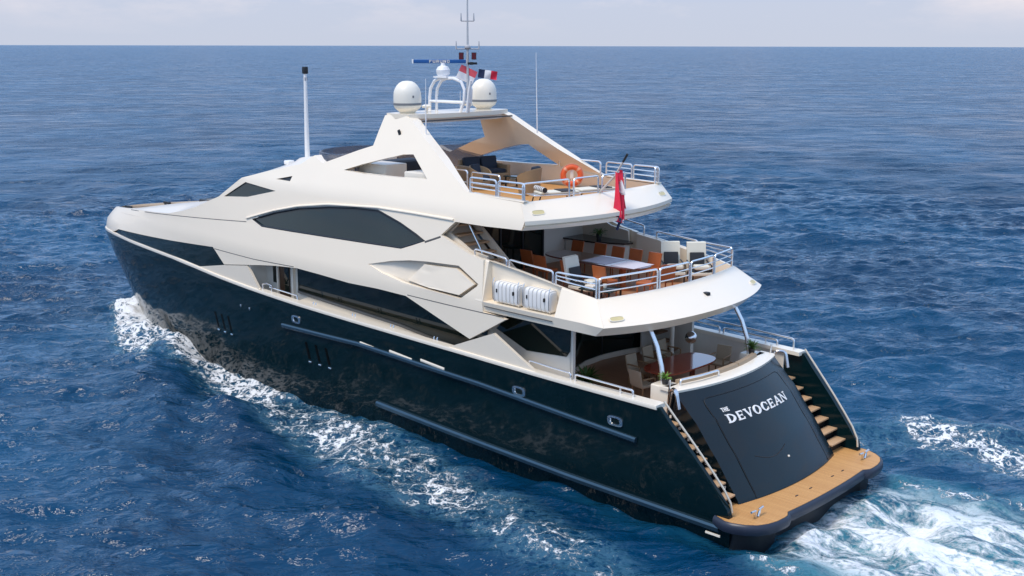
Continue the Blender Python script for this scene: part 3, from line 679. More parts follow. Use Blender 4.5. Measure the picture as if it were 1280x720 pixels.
# helm windscreen round the front of the flybridge
hs = [(14.6, 2.80, 8.52), (15.6, 2.72, 8.42), (16.6, 2.5, 8.36), (17.5, 2.15, 8.33), (18.2, 1.7, 8.31), (18.75, 1.1, 8.30), (19.0, .5, 8.30), (19.05, 0, 8.30)]
hs = hs+[(x, -y, z) for x, y, z in reversed(hs[:-1])]
HSC = MB().grid([[(x, y*1.02, z-.75), (x-.12, y*.99, z+.02), (x-.15, y*.97, z+.02), (x-.03, y*1.0, z-.75)] for x, y, z in hs], cv=True).build('helm_windscreen', SMOKE, fly)
MB().tube([(x-.13, y*.98, z+.03) for x, y, z in hs], .02, 6).build('screen_rim', SMOKE, HSC)
MB().box((16.9, .4, 7.75), (.9, 1.8, .8), bev=.12).build('helm_console', WHITE2, fly)
MB().box((15.4, .3, 7.75), (.7, 1.5, .8), bev=.15).build('helm_seat', NAVY, fly)
MB().box((14.3, 2.1, 7.8), (1.6, .9, .9), bev=.05).build('wet_bar', WHITE2, fly)
MB().box((11.9, 2.35, 7.75), (1.1, .7, .8), bev=.05).build('wet_bar', LINING, fly)
# hard top on the arch
hd = [(14.15, 0), (14.1, 1.2), (13.86, 2.15), (13.3, 2.27), (12.75, 2.2), (12.45, 1.3), (12.4, 0)]
hd = hd+[(x, -y) for x, y in reversed(hd[1:-1])]
HT = MB().prism(hd, 9.70, 9.84).build('hardtop', WHITE, yacht, ang=30)
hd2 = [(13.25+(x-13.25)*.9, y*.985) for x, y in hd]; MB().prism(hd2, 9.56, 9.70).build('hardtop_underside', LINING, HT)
MB().box((12.36, 0, 9.64), (.04, 4.0, .05)).build('shade_slot', SEAM, HT)
def radome(y):
    k = .775
    sc_ = lambda P: [(r*k, z) for r, z in P]
    o = MB().lathe(sc_([(.30, 0), (.36, .06), (.50, .14), (.56, .22), (.565, .25)]), (13.39, y, 9.84), 36).build('radome', DOMEM, HT)
    MB().lathe(sc_([(.572, .25), (.578, .27), (.578, .30), (.572, .32)]), (13.39, y, 9.84), 36).build('band', mat('grey band', (.20, .20, .20), .5), o)
    MB().lathe(sc_([(.56, .31), (.567, .42), (.562, .55), (.545, .66), (.50, .76), (.43, .85), (.33, .93), (.2, .985), (.05, 1.0)]), (13.39, y, 9.84), 36).build('dome', DOMEM, o)
    MB().box((12.98, y+.12, 10.36), (.03, .05, .07), rz=R(-20)).build('badge', mat('grey badge', (.15, .15, .16), .5), o)
radome(1.69); radome(-1.69)
# radar mast frame
fr = MB()
for y in (.15, -.15):
    fr.tube([(14.25, y, 9.83), (14.25, y, 10.25), (14.2, y, 10.55), (14.0, y, 10.80), (13.75, y, 10.88), (13.1, y, 10.89), (12.75, y, 10.80), (12.6, y, 10.55), (12.62, y, 10.2), (12.8, y, 9.83)], .05, 8)
    fr.tube([(14.24, y, 10.14), (12.63, y, 10.14)], .04, 8)
fr.tube([(12.3, .15, 10.85), (12.4, .15, 10.5), (12.5, .15, 9.83)], .04, 8)
for x, z in ((14.24, 10.14), (13.75, 10.88), (13.1, 10.89), (12.64, 10.14)): fr.tube([(x, .15, z), (x, -.15, z)], .045, 8)
MF = fr.moved(lambda p: (p[0]-.2, p[1], p[2])).build('mast_frame', GREYW, HT)
MB().box((13.42, 0, 10.93), (.6, .55, .05)).build('scanner_shelf', GREYW, MF)
MB().lathe([(.17, 0), (.22, .08), (.23, .2), (.17, .3), (.08, .34), (.06, .42)], (13.55, 0, 10.95), 20).build('scanner_motor', GREYW, MF)
sdir = Vector((-.722, -.692, 0)); c0 = Vector((13.7, 0, 11.42)); ang0 = math.atan2(sdir.y, sdir.x)
SC = MB().box(c0, (1.72, .16, .12), rz=ang0, bev=.03).build('radar_scanner', RADARB, HT)
# maker's name in small white letters on the bar
logo = MB(); bx = Vector((math.cos(ang0+math.pi/2), math.sin(ang0+math.pi/2), 0)); bx = -bx if bx.x > 0 else bx
BARS = dict(F=[(0, 0, .2, 1), (0, .82, .8, 1), (0, .45, .65, .62)], U=[(0, 0, .2, 1), (.62, 0, .82, 1), (0, 0, .82, .18)], R=[(0, 0, .2, 1), (0, .82, .8, 1), (0, .45, .8, .62), (.6, .45, .8, 1), (.5, 0, .72, .45)], N=[(0, 0, .2, 1), (.62, 0, .82, 1), (.2, .55, .42, .9), (.4, .15, .62, .6)], O=[(0, 0, .2, 1), (.62, 0, .82, 1), (0, 0, .82, .18), (0, .82, .82, 1)])
for i_, ch_ in enumerate('FURUNO'):
    for x0, y0, x1, y1 in BARS[ch_]:
        w0 = -.34+.115*i_; q_ = [c0+bx*.083+Vector((0, 0, -.045+.09*yy))+sdir*(w0+.1*xx) for xx, yy in ((x0, y0), (x1, y0), (x1, y1), (x0, y1))]
        logo.add(q_, [(0, 1, 2, 3)])
logo.build('maker_name', CAP, SC)
MB().box(c0-sdir*.88, (.05, .17, .13), rz=ang0).box(c0+sdir*.88, (.05, .17, .13), rz=ang0).build('end_cap', GREYW, SC)
mast = MB().tube([(12.4, 0, 9.83), (12.4, 0, 11.3), (12.4, 0, 12.6), (12.4, 0, 14.4)], [.05, .04, .028, .018], 8)
MS = mast.build('signal_mast', mat('grey mast paint', (.50, .50, .50), .4), HT)
for z, w in ((12.68, .20), (11.82, .36)):
    cb = MB(); cb.tube([Vector((12.4, 0, z))-sdir*w, Vector((12.4, 0, z))+sdir*w], .018, 6)
    for s in (-1, 1): cb.tube([Vector((12.4, 0, z))+sdir*w*s, Vector((12.4, 0, z+.24))+sdir*w*s], [.028, .012], 6)
    cb.build('cross_tree', mat('grey antenna', (.42, .42, .43), .4), MS)
cb = MB(); cb.lathe([(.05, 0), (.1, .05), (.1, .1), (.04, .15)], (12.4, 0, 11.80), 12); cb.tube([(12.4, 0, 11.95), (12.4, 0, 12.05)], .03, 6)
cb.build('wind_sensor', mat('grey antenna', (.42, .42, .43), .4), MS)
for s in (-.20, .20):
    p = Vector((12.4, 0, 11.60))+sdir*s
    o = MB().box(p, (.15, .15, .22), rz=ang0).build('navigation_light', BLACKM, MS); MB().box(p+Vector((-.07, .07, 0)), (.12, .12, .2), rz=ang0).build('lens', DKRED, o)
MB().box(Vector((12.4, 0, 11.37))+sdir*.15, (.3, .08, .07), rz=ang0).box(Vector((12.35, .05, 11.37))+sdir*.12, (.1, .05, .09), rz=ang0).build('floodlight', BLACKM, MS)
for (x, y, h) in ((13.6, .7, .22), (13.0, -.6, .3)):
    MB().lathe([(.05, 0), (.05, h*.5), (.14, h*.55), (.16, h*.8), (.08, h)], (x, y, 9.84), 16).build('gps_antenna', DOMEM, HT)
MB().tube([(11.88, 2.28, 9.24), (11.84, 2.30, 10.95)], [.022, .008], 6).build('whip_antenna', GREYW, HT)
MB().tube([(11.2, -1.98, 9.14), (11.25, -1.95, 11.7)], [.022, .007], 6).build('whip_antenna', GREYW, HT)
MB().tube([(12.9, .9, 9.84), (12.9, .9, 10.5)], [.015, .006], 6).tube([(13.7, -.9, 9.84), (13.7, -.9, 10.45)], [.015, .006], 6).build('whip_antenna', GREYW, HT)
both(MB().box((12.9, 2.47, 9.3), (.10, .03, .16), ry=R(25)), 'arch_vent', BLACKM, HT)
# bow light pole on the wheelhouse roof
PL = MB().tube([(21.1, 0, 7.55), (21.1, 0, 8.3), (21.08, 0, 9.6), (21.06, 0, 10.9)], [.10, .09, .075, .06], 12).build('light_pole', GREYW, yacht)
MB().box((21.06, 0, 11.02), (.17, .17, .26), bev=.03).build('lantern', BLACKM, PL)
MB().box((21.06, 0, 10.70), (.11, .11, .12)).build('sensor', mat('grey sensor', (.3, .3, .32), .5), PL)
MB().box((21.5, .55, 7.62), (.3, .3, .16), bev=.05).build('roof_speaker', GREYW, yacht)

# --- guard rails
def smoothpoly(P, r=.10):
    out = [P[0]]
    for i in range(1, len(P)-1):
        a, b_, c = Vector(P[i-1]), Vector(P[i]), Vector(P[i+1]); d1 = (a-b_); d2 = (c-b_); r1 = min(r, d1.length*.4, d2.length*.4)
        p = b_+d1.normalized()*r1; q = b_+d2.normalized()*r1
        for t in (0, .25, .5, .75, 1): out.append(p*(1-t)**2+b_*2*t*(1-t)+q*t*t)
    return out+[P[-1]]
def hoop(base, top_z, mids=(), parent=yacht, r=.028, mr=.018, m=None, postm=None):
    tz = top_z if isinstance(top_z, list) else [top_z]*len(base)
    P = [base[0]]+[(p[0], p[1], z) for p, z in zip(base, tz)]+[base[-1]]
    o = MB().tube(smoothpoly([Vector(p) for p in P]), r, 8).build('guard_rail', m or STEELW, parent)
    if mids:
        mm = MB()
        for f in mids: mm.tube([(p[0], p[1], lerp(min(q[2] for q in base) if False else p[2], z, f)) for p, z in zip(base, tz)], mr, 6)
        mm.build('middle_rail', m or STEELW, o)
    return o
def ub(x): return (x, yt(x)-.08, zt(x)-.01)
def ua(s, ym=3.17): y = s*ym; return (xtp(y)+.06, y, 5.46)
TZ = 6.03
for sgn in (1, -1):
    fl = lambda L_: [(x, y*sgn, z) for x, y, z in L_]
    if sgn > 0: hoop(fl([(8.65, 3.38, 6.1), ub(8.0), ub(7.4)]), [6.30, 6.25, 6.18])
    else: hoop(fl([(9.6, 3.30, 6.3), (8.6, 3.38, 6.1), ub(7.8)]), [6.55, 6.42, 6.30])
    hoop(fl([ub(7.3), ub(6.5), ub(5.72)]), [6.17, 6.11, 6.06])
    hoop(fl([ub(5.62), ub(5.0), ub(4.36)]), [6.05, 6.03, TZ], (.45, .72))
ss_ = [(.985, .33), (.30, -.12), (-.15, -.55), (-.58, -.985)]
for a, b_ in ss_: hoop([ua(lerp(a, b_, k/6)) for k in range(7)], TZ, (.36, .66))
def fa_(s, ym=3.1): y = s*ym; return (ft(y)+.04, y, 7.735)
def fs(x): return (x, Y(x, 7.74)-.09, ip(x, [7, 9.2], [7.74, 7.81]))
for sgn in (1, -1):
    fl = lambda L_: [(x, y*sgn, z) for x, y, z in L_]
    hoop(fl([fs(9.15), fs(8.6), fs(8.12)]), 8.26, (.4, .7)); hoop(fl([fs(8.04), fs(7.5), fs(7.05)]), 8.25, (.4, .7))
for a, b_ in ((.985, .42), (.36, .02), (-.04, -.40)): hoop([fa_(lerp(a, b_, k/4)) for k in range(5)], 8.24)
hoop([fa_(-.94), fa_(-.985)], 8.24); hoop([(10.9, -2.75, 8.0), (9.3, -2.95, 7.8)], [8.3, 8.27])
hoop([(12.9, 1.2, 7.35), (11.2, 1.2, 7.35)], 8.15, (.55,)); hoop([(11.0, 1.2, 7.35), (9.7, 1.3, 7.35)], 8.12, (.55,))
# cockpit rails
def hb_(x): return (x, Y(x, sheer(x))-.14, sheer(x)+.05)
for sgn in (1, -1):
    fl = lambda L_: [(x, y*sgn, z) for x, y, z in L_]
    hoop(fl([hb_(6.4), hb_(5.6), hb_(4.9)]), [3.50, 3.46, 3.44]); hoop(fl([hb_(4.75), hb_(3.8), hb_(2.85)]), [3.44, 3.42, 3.40])
    fr = fl([hb_(3.25)])[0]; MB().tube([fr, (fr[0], fr[1], 3.4)], .022, 6).build('rail_post', STEELW, yacht)
hoop([(x, -(Y(x, 3.2)-.14), sheer(x)+.05) for x in (5.9, 4.5, 3.3, 2.3)], [3.62, 3.6, 3.56, 3.54])
hoop([(2.45, 2.0, 3.27), (2.30, 1.3, 3.27), (2.24, .55, 3.27)], 3.44)

# --- cockpit: transom, stairs, lockers, posts
PZ = [.55, .7, .82, 1.29, 1.74, 2.0, 2.54, 2.7, 3.25]; PX = [.22, .27, .3, .65, .97, 1.2, 1.62, 1.80, 2.36]
def xt(y, z): return ip(z, PZ, PX)-(.27+.04*z)*(1-(y/2.45)**2)
zz = np.linspace(.6, 3.25, 24)
rows = [[(xt(y, z), y, z) for y in np.linspace(2.42, -2.42, 33)] for z in zz]
tm = MB().grid(rows)
for sgn in (1, -1):
    tm.grid([[(xt(2.42, z), sgn*2.42, z) for z in zz], [(xt(2.42, z)+.1, sgn*2.40, z) for z in zz], [(min(2.52, xt(2.42, z)+.9), sgn*2.40, z) for z in zz]])
transom = tm.build('transom', TRANS, yacht, ang=40)
def tpatch(y0, y1, z0, z1, off, ny=30, nz=16):
    return MB().grid([[(xt(y, z)-off, y, z) for y in np.linspace(y0, y1, ny)] for z in np.linspace(z0, z1, nz)])
gd = tpatch(1.78, -1.85, .78, 2.98, .012).build('garage_door', TRANS, transom)
def tline(pts, r=.011, off=.012): return MB().tube([(xt(y, z)-off, y, z) for y, z in pts], r, 5)
rr = [(1.80, .8)]+[(1.80, z) for z in np.linspace(1, 2.85, 10)]+[(1.77, 2.94), (1.68, 2.99)]+[(y, 3.0) for y in np.linspace(1.5, -1.55, 20)]+[(-1.75, 2.99), (-1.85, 2.94), (-1.87, 2.85)]+[(-1.87, z) for z in np.linspace(2.7, .8, 10)]
tline(rr).build('door_seam', BLACKM, gd)
tline([(lerp(1.2, -.15, t), 1.62-.14*math.sin(math.pi*t)) for t in np.linspace(0, 1, 14)], .010, .016).build('door_grip', BLACKM, gd)
MB().lathe([(.035, 0), (.03, .03), (.01, .04)], (xt(-.05, 1.35)-.02, -.05, 1.34), 10).build('door_button', CAP, gd)
# ship's name
def glyph(ch):
    """polygons in a cell one high; w = width"""
    q = []
    def bar(a, b_, w): # thick stroke
        a = Vector(a); b_ = Vector(b_); n = (b_-a).normalized(); n = Vector((-n.y, n.x))*w*.43; q.append([a-n, b_-n, b_+n, a+n])
    def serif(x, y, w=.30): q.append([Vector((x-w/2, y-.035)), Vector((x+w/2, y-.035)), Vector((x+w/2, y+.035)), Vector((x-w/2, y+.035))])
    def arc(cx, cy, rx, ry, a0, a1, wx, wy, n=16):
        for i in range(n):
            p = []
            for a in (lerp(a0, a1, i/n), lerp(a0, a1, (i+1)/n)): p.append(((cx+rx*math.cos(a), cy+ry*math.sin(a)), (cx+(rx-wx)*math.cos(a), cy+(ry-wy)*math.sin(a))))
            q.append([Vector(p[0][0]), Vector(p[1][0]), Vector(p[1][1]), Vector(p[0][1])])
    pi = math.pi
    if ch == 'D': bar((.16, 0), (.16, 1), .2); serif(.14, .035); serif(.14, .965); arc(.22, .5, .58, .5, -pi/2, pi/2, .2, .11)
    elif ch == 'E': bar((.16, 0), (.16, 1), .2); serif(.14, .035); bar((.1, .05), (.66, .05), .11); bar((.1, .95), (.64, .95), .11); bar((.2, .52), (.52, .52), .10); bar((.63, .0), (.63, .26), .07); bar((.61, .78), (.61, 1), .07); bar((.52, .40), (.52, .64), .06)
    elif ch == 'V': bar((.12, 1), (.42, .02), .21); bar((.70, 1), (.42, .02), .11); serif(.12, .965, .32); serif(.72, .965, .26)
    elif ch == 'O': arc(.42, .5, .42, .52, 0, 2*pi, .2, .10, 24)
    elif ch == 'C': arc(.42, .5, .42, .52, R(42), R(318), .2, .10, 20); bar((.72, .62), (.72, .92), .07); bar((.72, .08), (.72, .36), .06)
    elif ch == 'A': bar((.10, 0), (.42, 1), .10); bar((.42, 1), (.74, 0), .21); bar((.24, .34), (.6, .34), .09); serif(.10, .035, .26); serif(.74, .035, .32)
    elif ch == 'N': bar((.12, 0), (.12, 1), .10); bar((.14, .98), (.70, .02), .20); bar((.72, 0), (.72, 1), .10); serif(.12, .035, .26); serif(.10, .965, .26); serif(.72, .965, .26)
    elif ch == 'T': bar((.36, 0), (.36, 1), .2); bar((.02, .93), (.7, .93), .13); serif(.36, .05)
    elif ch == 'H': bar((.14, 0), (.14, 1), .18); bar((.62, 0), (.62, 1), .18); bar((.14, .5), (.62, .5), .10)
    return q
GW = dict(D=.95, E=.84, V=.92, O=1.0, C=.94, A=.96, N=1.0, T=.84, H=.9)
def lettering(text, y0, y1, z0, z1, name):
    tot = sum(GW[c] for c in text); x = 0; k = (y1-y0)/tot
    for c in text:
        m = MB()
        for p in glyph(c):
            pts = [(y0+(x+v.x)*k, z0+(z1-z0)*v.y) for v in p]
            n = len(pts); a = [(xt(y, z)-.034, y, z) for y, z in pts]; b_ = [(xt(y, z)-.012, y, z) for y, z in pts]
            m.add(a+b_, [tuple(range(n)), tuple(range(2*n-1, n-1, -1))]+[(i, (i+1) % n, n+(i+1) % n, n+i) for i in range(n)])
        x += GW[c]; m.build(name, LETT, gd, ang=20)
LETT = mat('white lettering', (.82, .80, .76), .35)
lettering('DEVOCEAN', 1.45, -1.47, 2.41, 2.597, 'name_letter')
lettering('THE', 1.45, 1.17, 2.655, 2.735, 'small_letter')
# cap on the transom, settee behind it
rows = [[(xt(y, 3.25)-.05, y, 3.20), (xt(y, 3.25)-.06, y, 3.26), (xt(y, 3.25)+.0, y, 3.29), (xt(y, 3.25)+.42, y, 3.29), (xt(y, 3.25)+.44, y, 3.22)] for y in np.linspace(2.45, -2.45, 33)]
m = MB().grid(rows, cv=True); m.f.append((0, 1, 2, 3, 4)); o = len(m.v); m.f.append((o-1, o-2, o-3, o-4, o-5)); m.build('transom_cap', CAP, transom)
se = MB().grid([[(xt(y, 3.25)+.42, y, 2.46), (xt(y, 3.25)+.42, y, 2.86), (xt(y, 3.25)+.95, y, 2.86), (xt(y, 3.25)+.95, y, 2.46)] for y in np.linspace(1.9, -1.9, 15)], cv=True).build('settee', LINING, yacht)
for y0, y1 in ((1.85, .65), (.60, -.58), (-.63, -1.85)):
    for nm, sx, szz in (('back_cushion', [.30, .38, .52, .56], [3.20, 3.37, 3.37, 2.90]), ('seat_cushion', [.44, .48, .92, .98], [2.87, 2.99, 2.99, 2.87])):
        m = MB().grid([[(xt(y, 3.25)+a, y, c) for a, c in zip(sx, szz)] for y in np.linspace(y0, y1, 7)], cv=True); o = len(m.v); m.f += [(0, 1, 2, 3), (o-1, o-2, o-3, o-4)]
        m.build(nm, TANC, se)
for sgn in (1, -1):
    # stair from the platform up to the cockpit
    sb = MB(); sw_ = MB()
    for i in range(7):
        z = .75+.243*(i+1); x = .33+.285*i
        sb.box((x+.35+.8, sgn*2.86, z-.15), (2.0 if i < 3 else 1.5, .84, .24))
        MB().box((x+.19, sgn*2.86, z-.005), (.32, .80, .05), bev=.012).build('stair_tread', TREAD, transom)
        MB().box((x+.345, sgn*2.47, z+.12), (.05, .03, .07)).build('step_light', CAP, transom)
    sb.build('stern_stair', BLACKM, transom)
    wing = [(1.92, 3.26), (1.6, 2.92), (1.2, 2.50), (.85, 2.12), (.5, 1.72), (.2, 1.36), (.02, 1.06), (-.02, .82)]
    HR = MB().tube([(x-.01, sgn*(Y(x, z)-.17), z+.05) for x, z in wing], .028, 8).build('stair_handrail', mat('gilt rail', (.80, .68, .52), .3, metal=.6), transom)
    lk = MB().box((2.82, sgn*2.12, 2.87), (.62, .55, .84), bev=.06).build('stern_locker', CAP, yacht)
    for dy in (.34, .46):
        MB().tube(smoothpoly([Vector((2.45, sgn*(2.42+dy*.2), 2.75)), Vector((2.35, sgn*(2.42+dy*.2), 3.36)), Vector((2.1, sgn*(2.5+dy*.4), 3.36)), Vector((2.0, sgn*(2.5+dy*.4), 2.9))], .14), .035, 8).build('mooring_roller', STEEL, lk)
    MB().tube([(2.5, sgn*2.46, 2.6), (2.45, sgn*2.46, 3.55)], .025, 8).build('gate_post', STEEL, lk)
both(MB().tube([(2.93, 2.08, 3.2), (3.02, 2.06, 3.7), (3.2, 2.03, 4.2), (3.46, 2.0, 4.62)], [.07, .065, .06, .06], 12), 'deck_post', STEELW, yacht)
MB().tube([(5.75, -2.2, 2.45), (5.75, -2.2, 4.62)], .075, 12).build('deck_post', CAP, yacht)
MB().tube([(5.75, 2.4, 2.45), (5.75, 2.4, 4.62)], .06, 12)
cs = MB().box((6.9, -2.62, 3.2), (.06, .9, 1.5)).build('cockpit_stair', LINING, yacht)
for i in range(5): MB().box((6.05+.2*i, -2.62, 2.68+.26*i), (.3, .85, .05)).build('tread', mat('brown tread', (.2, .1, .05), .5), cs)

# --- swim platform
def sym(P): return P+[(x, -y) for x, y in reversed(P)]
outl = [(.34, 3.34), (-.02, 3.48), (-.22, 3.46), (-.50, 3.34), (-.72, 3.16), (-.86, 2.9), (-.93, 2.6), (-.945, 2.3), (-.93, 2.14), (-.87, 2.03), (-.82, 1.95), (-.84, 1.7), (-.87, 1.2), (-.89, .6), (-.895, 0)]
half = outl; plat = half+[(x, -y) for x, y in reversed(half[:-1])]
inn = [(.55, 2.44), (xt(2.4, .78)+.05, 2.3)]+[(xt(y, .78)+.06, y) for y in np.linspace(2.0, -2.0, 15)]+[(xt(2.4, .78)+.05, -2.3), (.55, -2.44), (.7, -3.3)]
MB().prism(plat+[(.6, -3.2), (.6, 3.2)], .70, .75).build('swim_platform', TEAK, yacht)
PLT = kids(yacht)[-1]
def grow(P, d):
    n = len(P); out = []
    for i, (x, y) in enumerate(P):
        a = P[max(0, i-1)]; b_ = P[min(n-1, i+1)]; t = Vector((b_[0]-a[0], b_[1]-a[1])).normalized(); out.append((x-t.y*-d*-1 if False else x+(-t.y)*-d, y+t.x*-d))
    return out
def bump(d, z): return [(x, y, z) for x, y in grow(plat, d)]
d1 = 1 if grow(plat, .1)[len(plat)//2][0] < plat[len(plat)//2][0] else -1
MB().grid([bump(0, .74), bump(.02*d1, .752), bump(.05*d1, .735), bump(.085*d1, .68), bump(.09*d1, .58), bump(.06*d1, .49), bump(-.05*d1, .45), bump(-.3*d1, .44)]).build('platform_bumper', RUB, PLT)
MB().grid([bump(-.28*d1, .5), bump(-.28*d1, -.6)]).build('platform_side', BOOT, PLT)
for y in (.9, .2, -.95, -1.5): MB().box((-.42-.05, y, .755), (.03, .12, .012)).build('deck_fitting', FRAME, PLT)
for sgn in (1, -1):
    cl = MB()
    for d in (-.13, .13):
        cl.tube([(-.45, sgn*2.75+d*.5, .75), (-.45, sgn*2.75+d, .92)], [.04, .03], 8).tube([(-.45, sgn*2.75+d*.5, .92), (-.45, sgn*2.75+d*2.0, .94)], .03, 8)
    cl.build('mooring_cleat', STEEL, PLT)
both(MB().box((.35, 3.42, .27), (.42, .03, .05)), 'draught_mark', CAP, hull)

# ================================================================== LOOSE THINGS
def wrapc(o, label, cat, loc, rz, group=None): o.location = loc; o.rotation_euler = (0, 0, rz); tag(o, label, cat, group); return o
# life rafts in the bay
def ribs_mb(L_=.96, H=.54, D=.32):
    m = MB(); rows = []
    n = 121
    for i in range(n):
        x = lerp(-L_/2, L_/2, i/(n-1)); e = min(1, (L_/2-abs(x))/.05); e = math.sqrt(max(0, 1-(1-e)**2))*.10+.90 if e < 1 else 1.
        rb = .028*(1 if (x/L_*6.5) % 1 < .72 else -.25) if abs(x) < L_*.49 else 0
        h = H/2*e+rb; d = D/2*e+rb; r = []
        for k in range(24):
            a = 2*math.pi*k/24; r.append((x, d*math.copysign(abs(math.cos(a))**.45, math.cos(a)), H/2+.02+h*math.copysign(abs(math.sin(a))**.45, math.sin(a))))
        rows.append(r)
    m.grid(rows, cv=True); o = len(m.v); m.f += [tuple(range(24)), tuple(range(o-1, o-25, -1))]; return m
def life_raft():
    t = empty('life_raft'); ribs_mb().build('canister', RAFTM, t)
    for x in (-.29, .33): MB().box((x, .185, .34), (.035, .05, .10)).build('strap_buckle', BLACKM, t)
    MB().tube([(.47, .14, .0), (.47, .20, .1), (.47, .20, .56), (.47, .14, .68)], .012, 6).tube([(-.47, .14, .0), (-.47, .20, .1), (-.47, .20, .56), (-.47, .14, .68)], .012, 6).build('cradle', STEEL, t)
    return t
lr = life_raft(); wrapc(lr, 'white ribbed life raft canister on the side shelf, the one nearer the bow', 'life raft', (7.19, 3.46, 4.965), 0, 'life raft canisters on the side shelf')
l2 = copy_tree(lr); wrapc(l2, 'white ribbed life raft canister on the side shelf, the one nearer the stern', 'life raft', (6.05, 3.46, 4.965), 0, 'life raft canisters on the side shelf')
# life buoy on the inner face of the starboard arch leg
lb = tag(empty('life_buoy', (9.62, -1.9, 7.88)), 'round orange lifebuoy hanging at the flybridge rail', 'lifebuoy')
dv = Vector((-.70, .71, 0)); lb.rotation_euler = (0, 0, math.atan2(dv.y, dv.x))
ring = MB(); n = 40
ring.grid([[(.062*math.cos(a), (.27+.085*math.sin(a))*math.cos(2*math.pi*i/n), (.27+.085*math.sin(a))*math.sin(2*math.pi*i/n)) for a in np.linspace(0, 2*math.pi, 13)[:-1]] for i in range(n)], cu=True, cv=True)
ring.build('ring', ORANGE, lb)
bands = MB()
for q in range(4):
    a0 = R(45+90*q)
    bands.grid([[(.066*math.cos(a), (.27+.09*math.sin(a))*math.cos(a0+d), (.27+.09*math.sin(a))*math.sin(a0+d)) for a in np.linspace(0, 2*math.pi, 13)] for d in (-.13, 0, .13)])
bands.build('reflective_band', mat('pale orange tape', (.85, .35, .2), .4), lb)
MB().tube([(.02, .37*math.cos(a), .37*math.sin(a)) for a in np.linspace(0, 2*math.pi, 33)[:-1]], .012, 6, closed=True).build('grab_line', mat('rope', (.7, .3, .2), .8), lb)
MB().box((-.03, .0, .02), (.05, .12, .26), bev=.02).tube([(-.02, 0, -.3), (-.02, 0, .3)], .012, 6).build('lifebuoy_light', CAP, lb)

# chairs -------------------------------------------------------------
def dining_chair(m, arms=False, legm=None):
    t = empty('dining_chair'); lm = legm or m
    MB().box((0, 0, .44), (.48, .48, .08), bev=.03).build('seat', m, t)
    b_ = MB(); rows = [[(-.22-.10*k/6, y, .46+.44*k/6) for y in np.linspace(-.23, .23, 5)] for k in range(7)]; rows2 = [[(p[0]-.045, p[1], p[2]) for p in r] for r in rows]
    b_.grid(rows); b_.grid(rows2); b_.grid([rows[-1], rows2[-1]]); b_.grid([[r[0] for r in rows], [r[0] for r in rows2]]); b_.grid([[r[-1] for r in rows], [r[-1] for r in rows2]])
    b_.build('backrest', m, t)
    for x in (-.2, .2):
        for y in (-.2, .2): MB().tube([(x*1.05, y*1.05, 0), (x, y, .42)], .022, 6).build('leg', lm, t)
    if arms:
        for y in (-.25, .25): MB().tube([(.2, y, .42), (.2, y, .64), (.12, y, .66), (-.24, y, .66)], .022, 6).build('armrest', lm, t)
    return t
proto = dining_chair(WOODO); used = [False]
def place(proto_, flag, label, x, y, z, rz, group, cat='chair'):
    o = proto_ if not flag[0] else copy_tree(proto_); flag[0] = True
    return wrapc(o, label, cat, (x, y, z), rz, group)
G1 = 'orange brown dining chairs around the upper deck table'
ordn = ['first', 'second', 'third', 'fourth', 'fifth']
for i, (x, y) in enumerate([(8.95, -1.15), (8.15, -1.30), (7.38, -1.22), (6.72, -1.25), (5.95, -1.18)]):
    place(proto, used, f'orange brown chair on the far side of the upper deck table, {ordn[i]} from the doors', x, y, 5.0, R(90), G1)
for i, (x, y) in enumerate([(9.0, .55), (8.1, .95), (6.95, 1.05), (5.78, 1.02)]):
    place(proto, used, f'orange brown chair on the near side of the upper deck table, {ordn[i]} from the doors', x, y, 5.0, R(-90), G1)
place(proto, used, 'orange brown chair at the aft end of the upper deck table, nearer the life rafts', 4.78, .42, 5.0, R(8), G1)
place(proto, used, 'orange brown chair turned sideways at the aft end of the upper deck table', 4.85, -.40, 5.0, R(-25), G1)
# upper deck table
t = tag(empty('dining_table', (7.05, -.1, 5.0)), 'long dark polished dining table with pale runners on the upper deck', 'table')
tp = [(1.85*math.copysign(abs(math.cos(a))**.55, math.cos(a)), .62*math.copysign(abs(math.sin(a))**.7, math.sin(a))) for a in np.linspace(0, 2*math.pi, 49)[:-1]]
MB().prism(tp, .70, .745).build('tabletop', WOODT, t)
for x in (-1.0, 1.0): MB().lathe([(.32, 0), (.32, .03), (.09, .08), (.08, .66), (.2, .70)], (x, 0, 0), 20).build('pedestal', WOODO, t)
G3 = 'pale runners on the upper deck table'
def sheet(w, d): return MB().box((0, 0, .004), (w, d, .006))  # thin pale sheets that imitate bright reflections in the polished tabletop
r1 = sheet(.84, .96).build('table_reflection', SHEEN); wrapc(r1, 'pale lilac runner on the upper deck table, nearer the aft end', 'table runner', (5.72, -.1, 5.747), 0, G3)
r2 = sheet(.9, 1.0).build('table_reflection', SHEEN); wrapc(r2, 'pale lilac runner near the middle of the upper deck table', 'table runner', (6.78, -.1, 5.747), 0, G3)
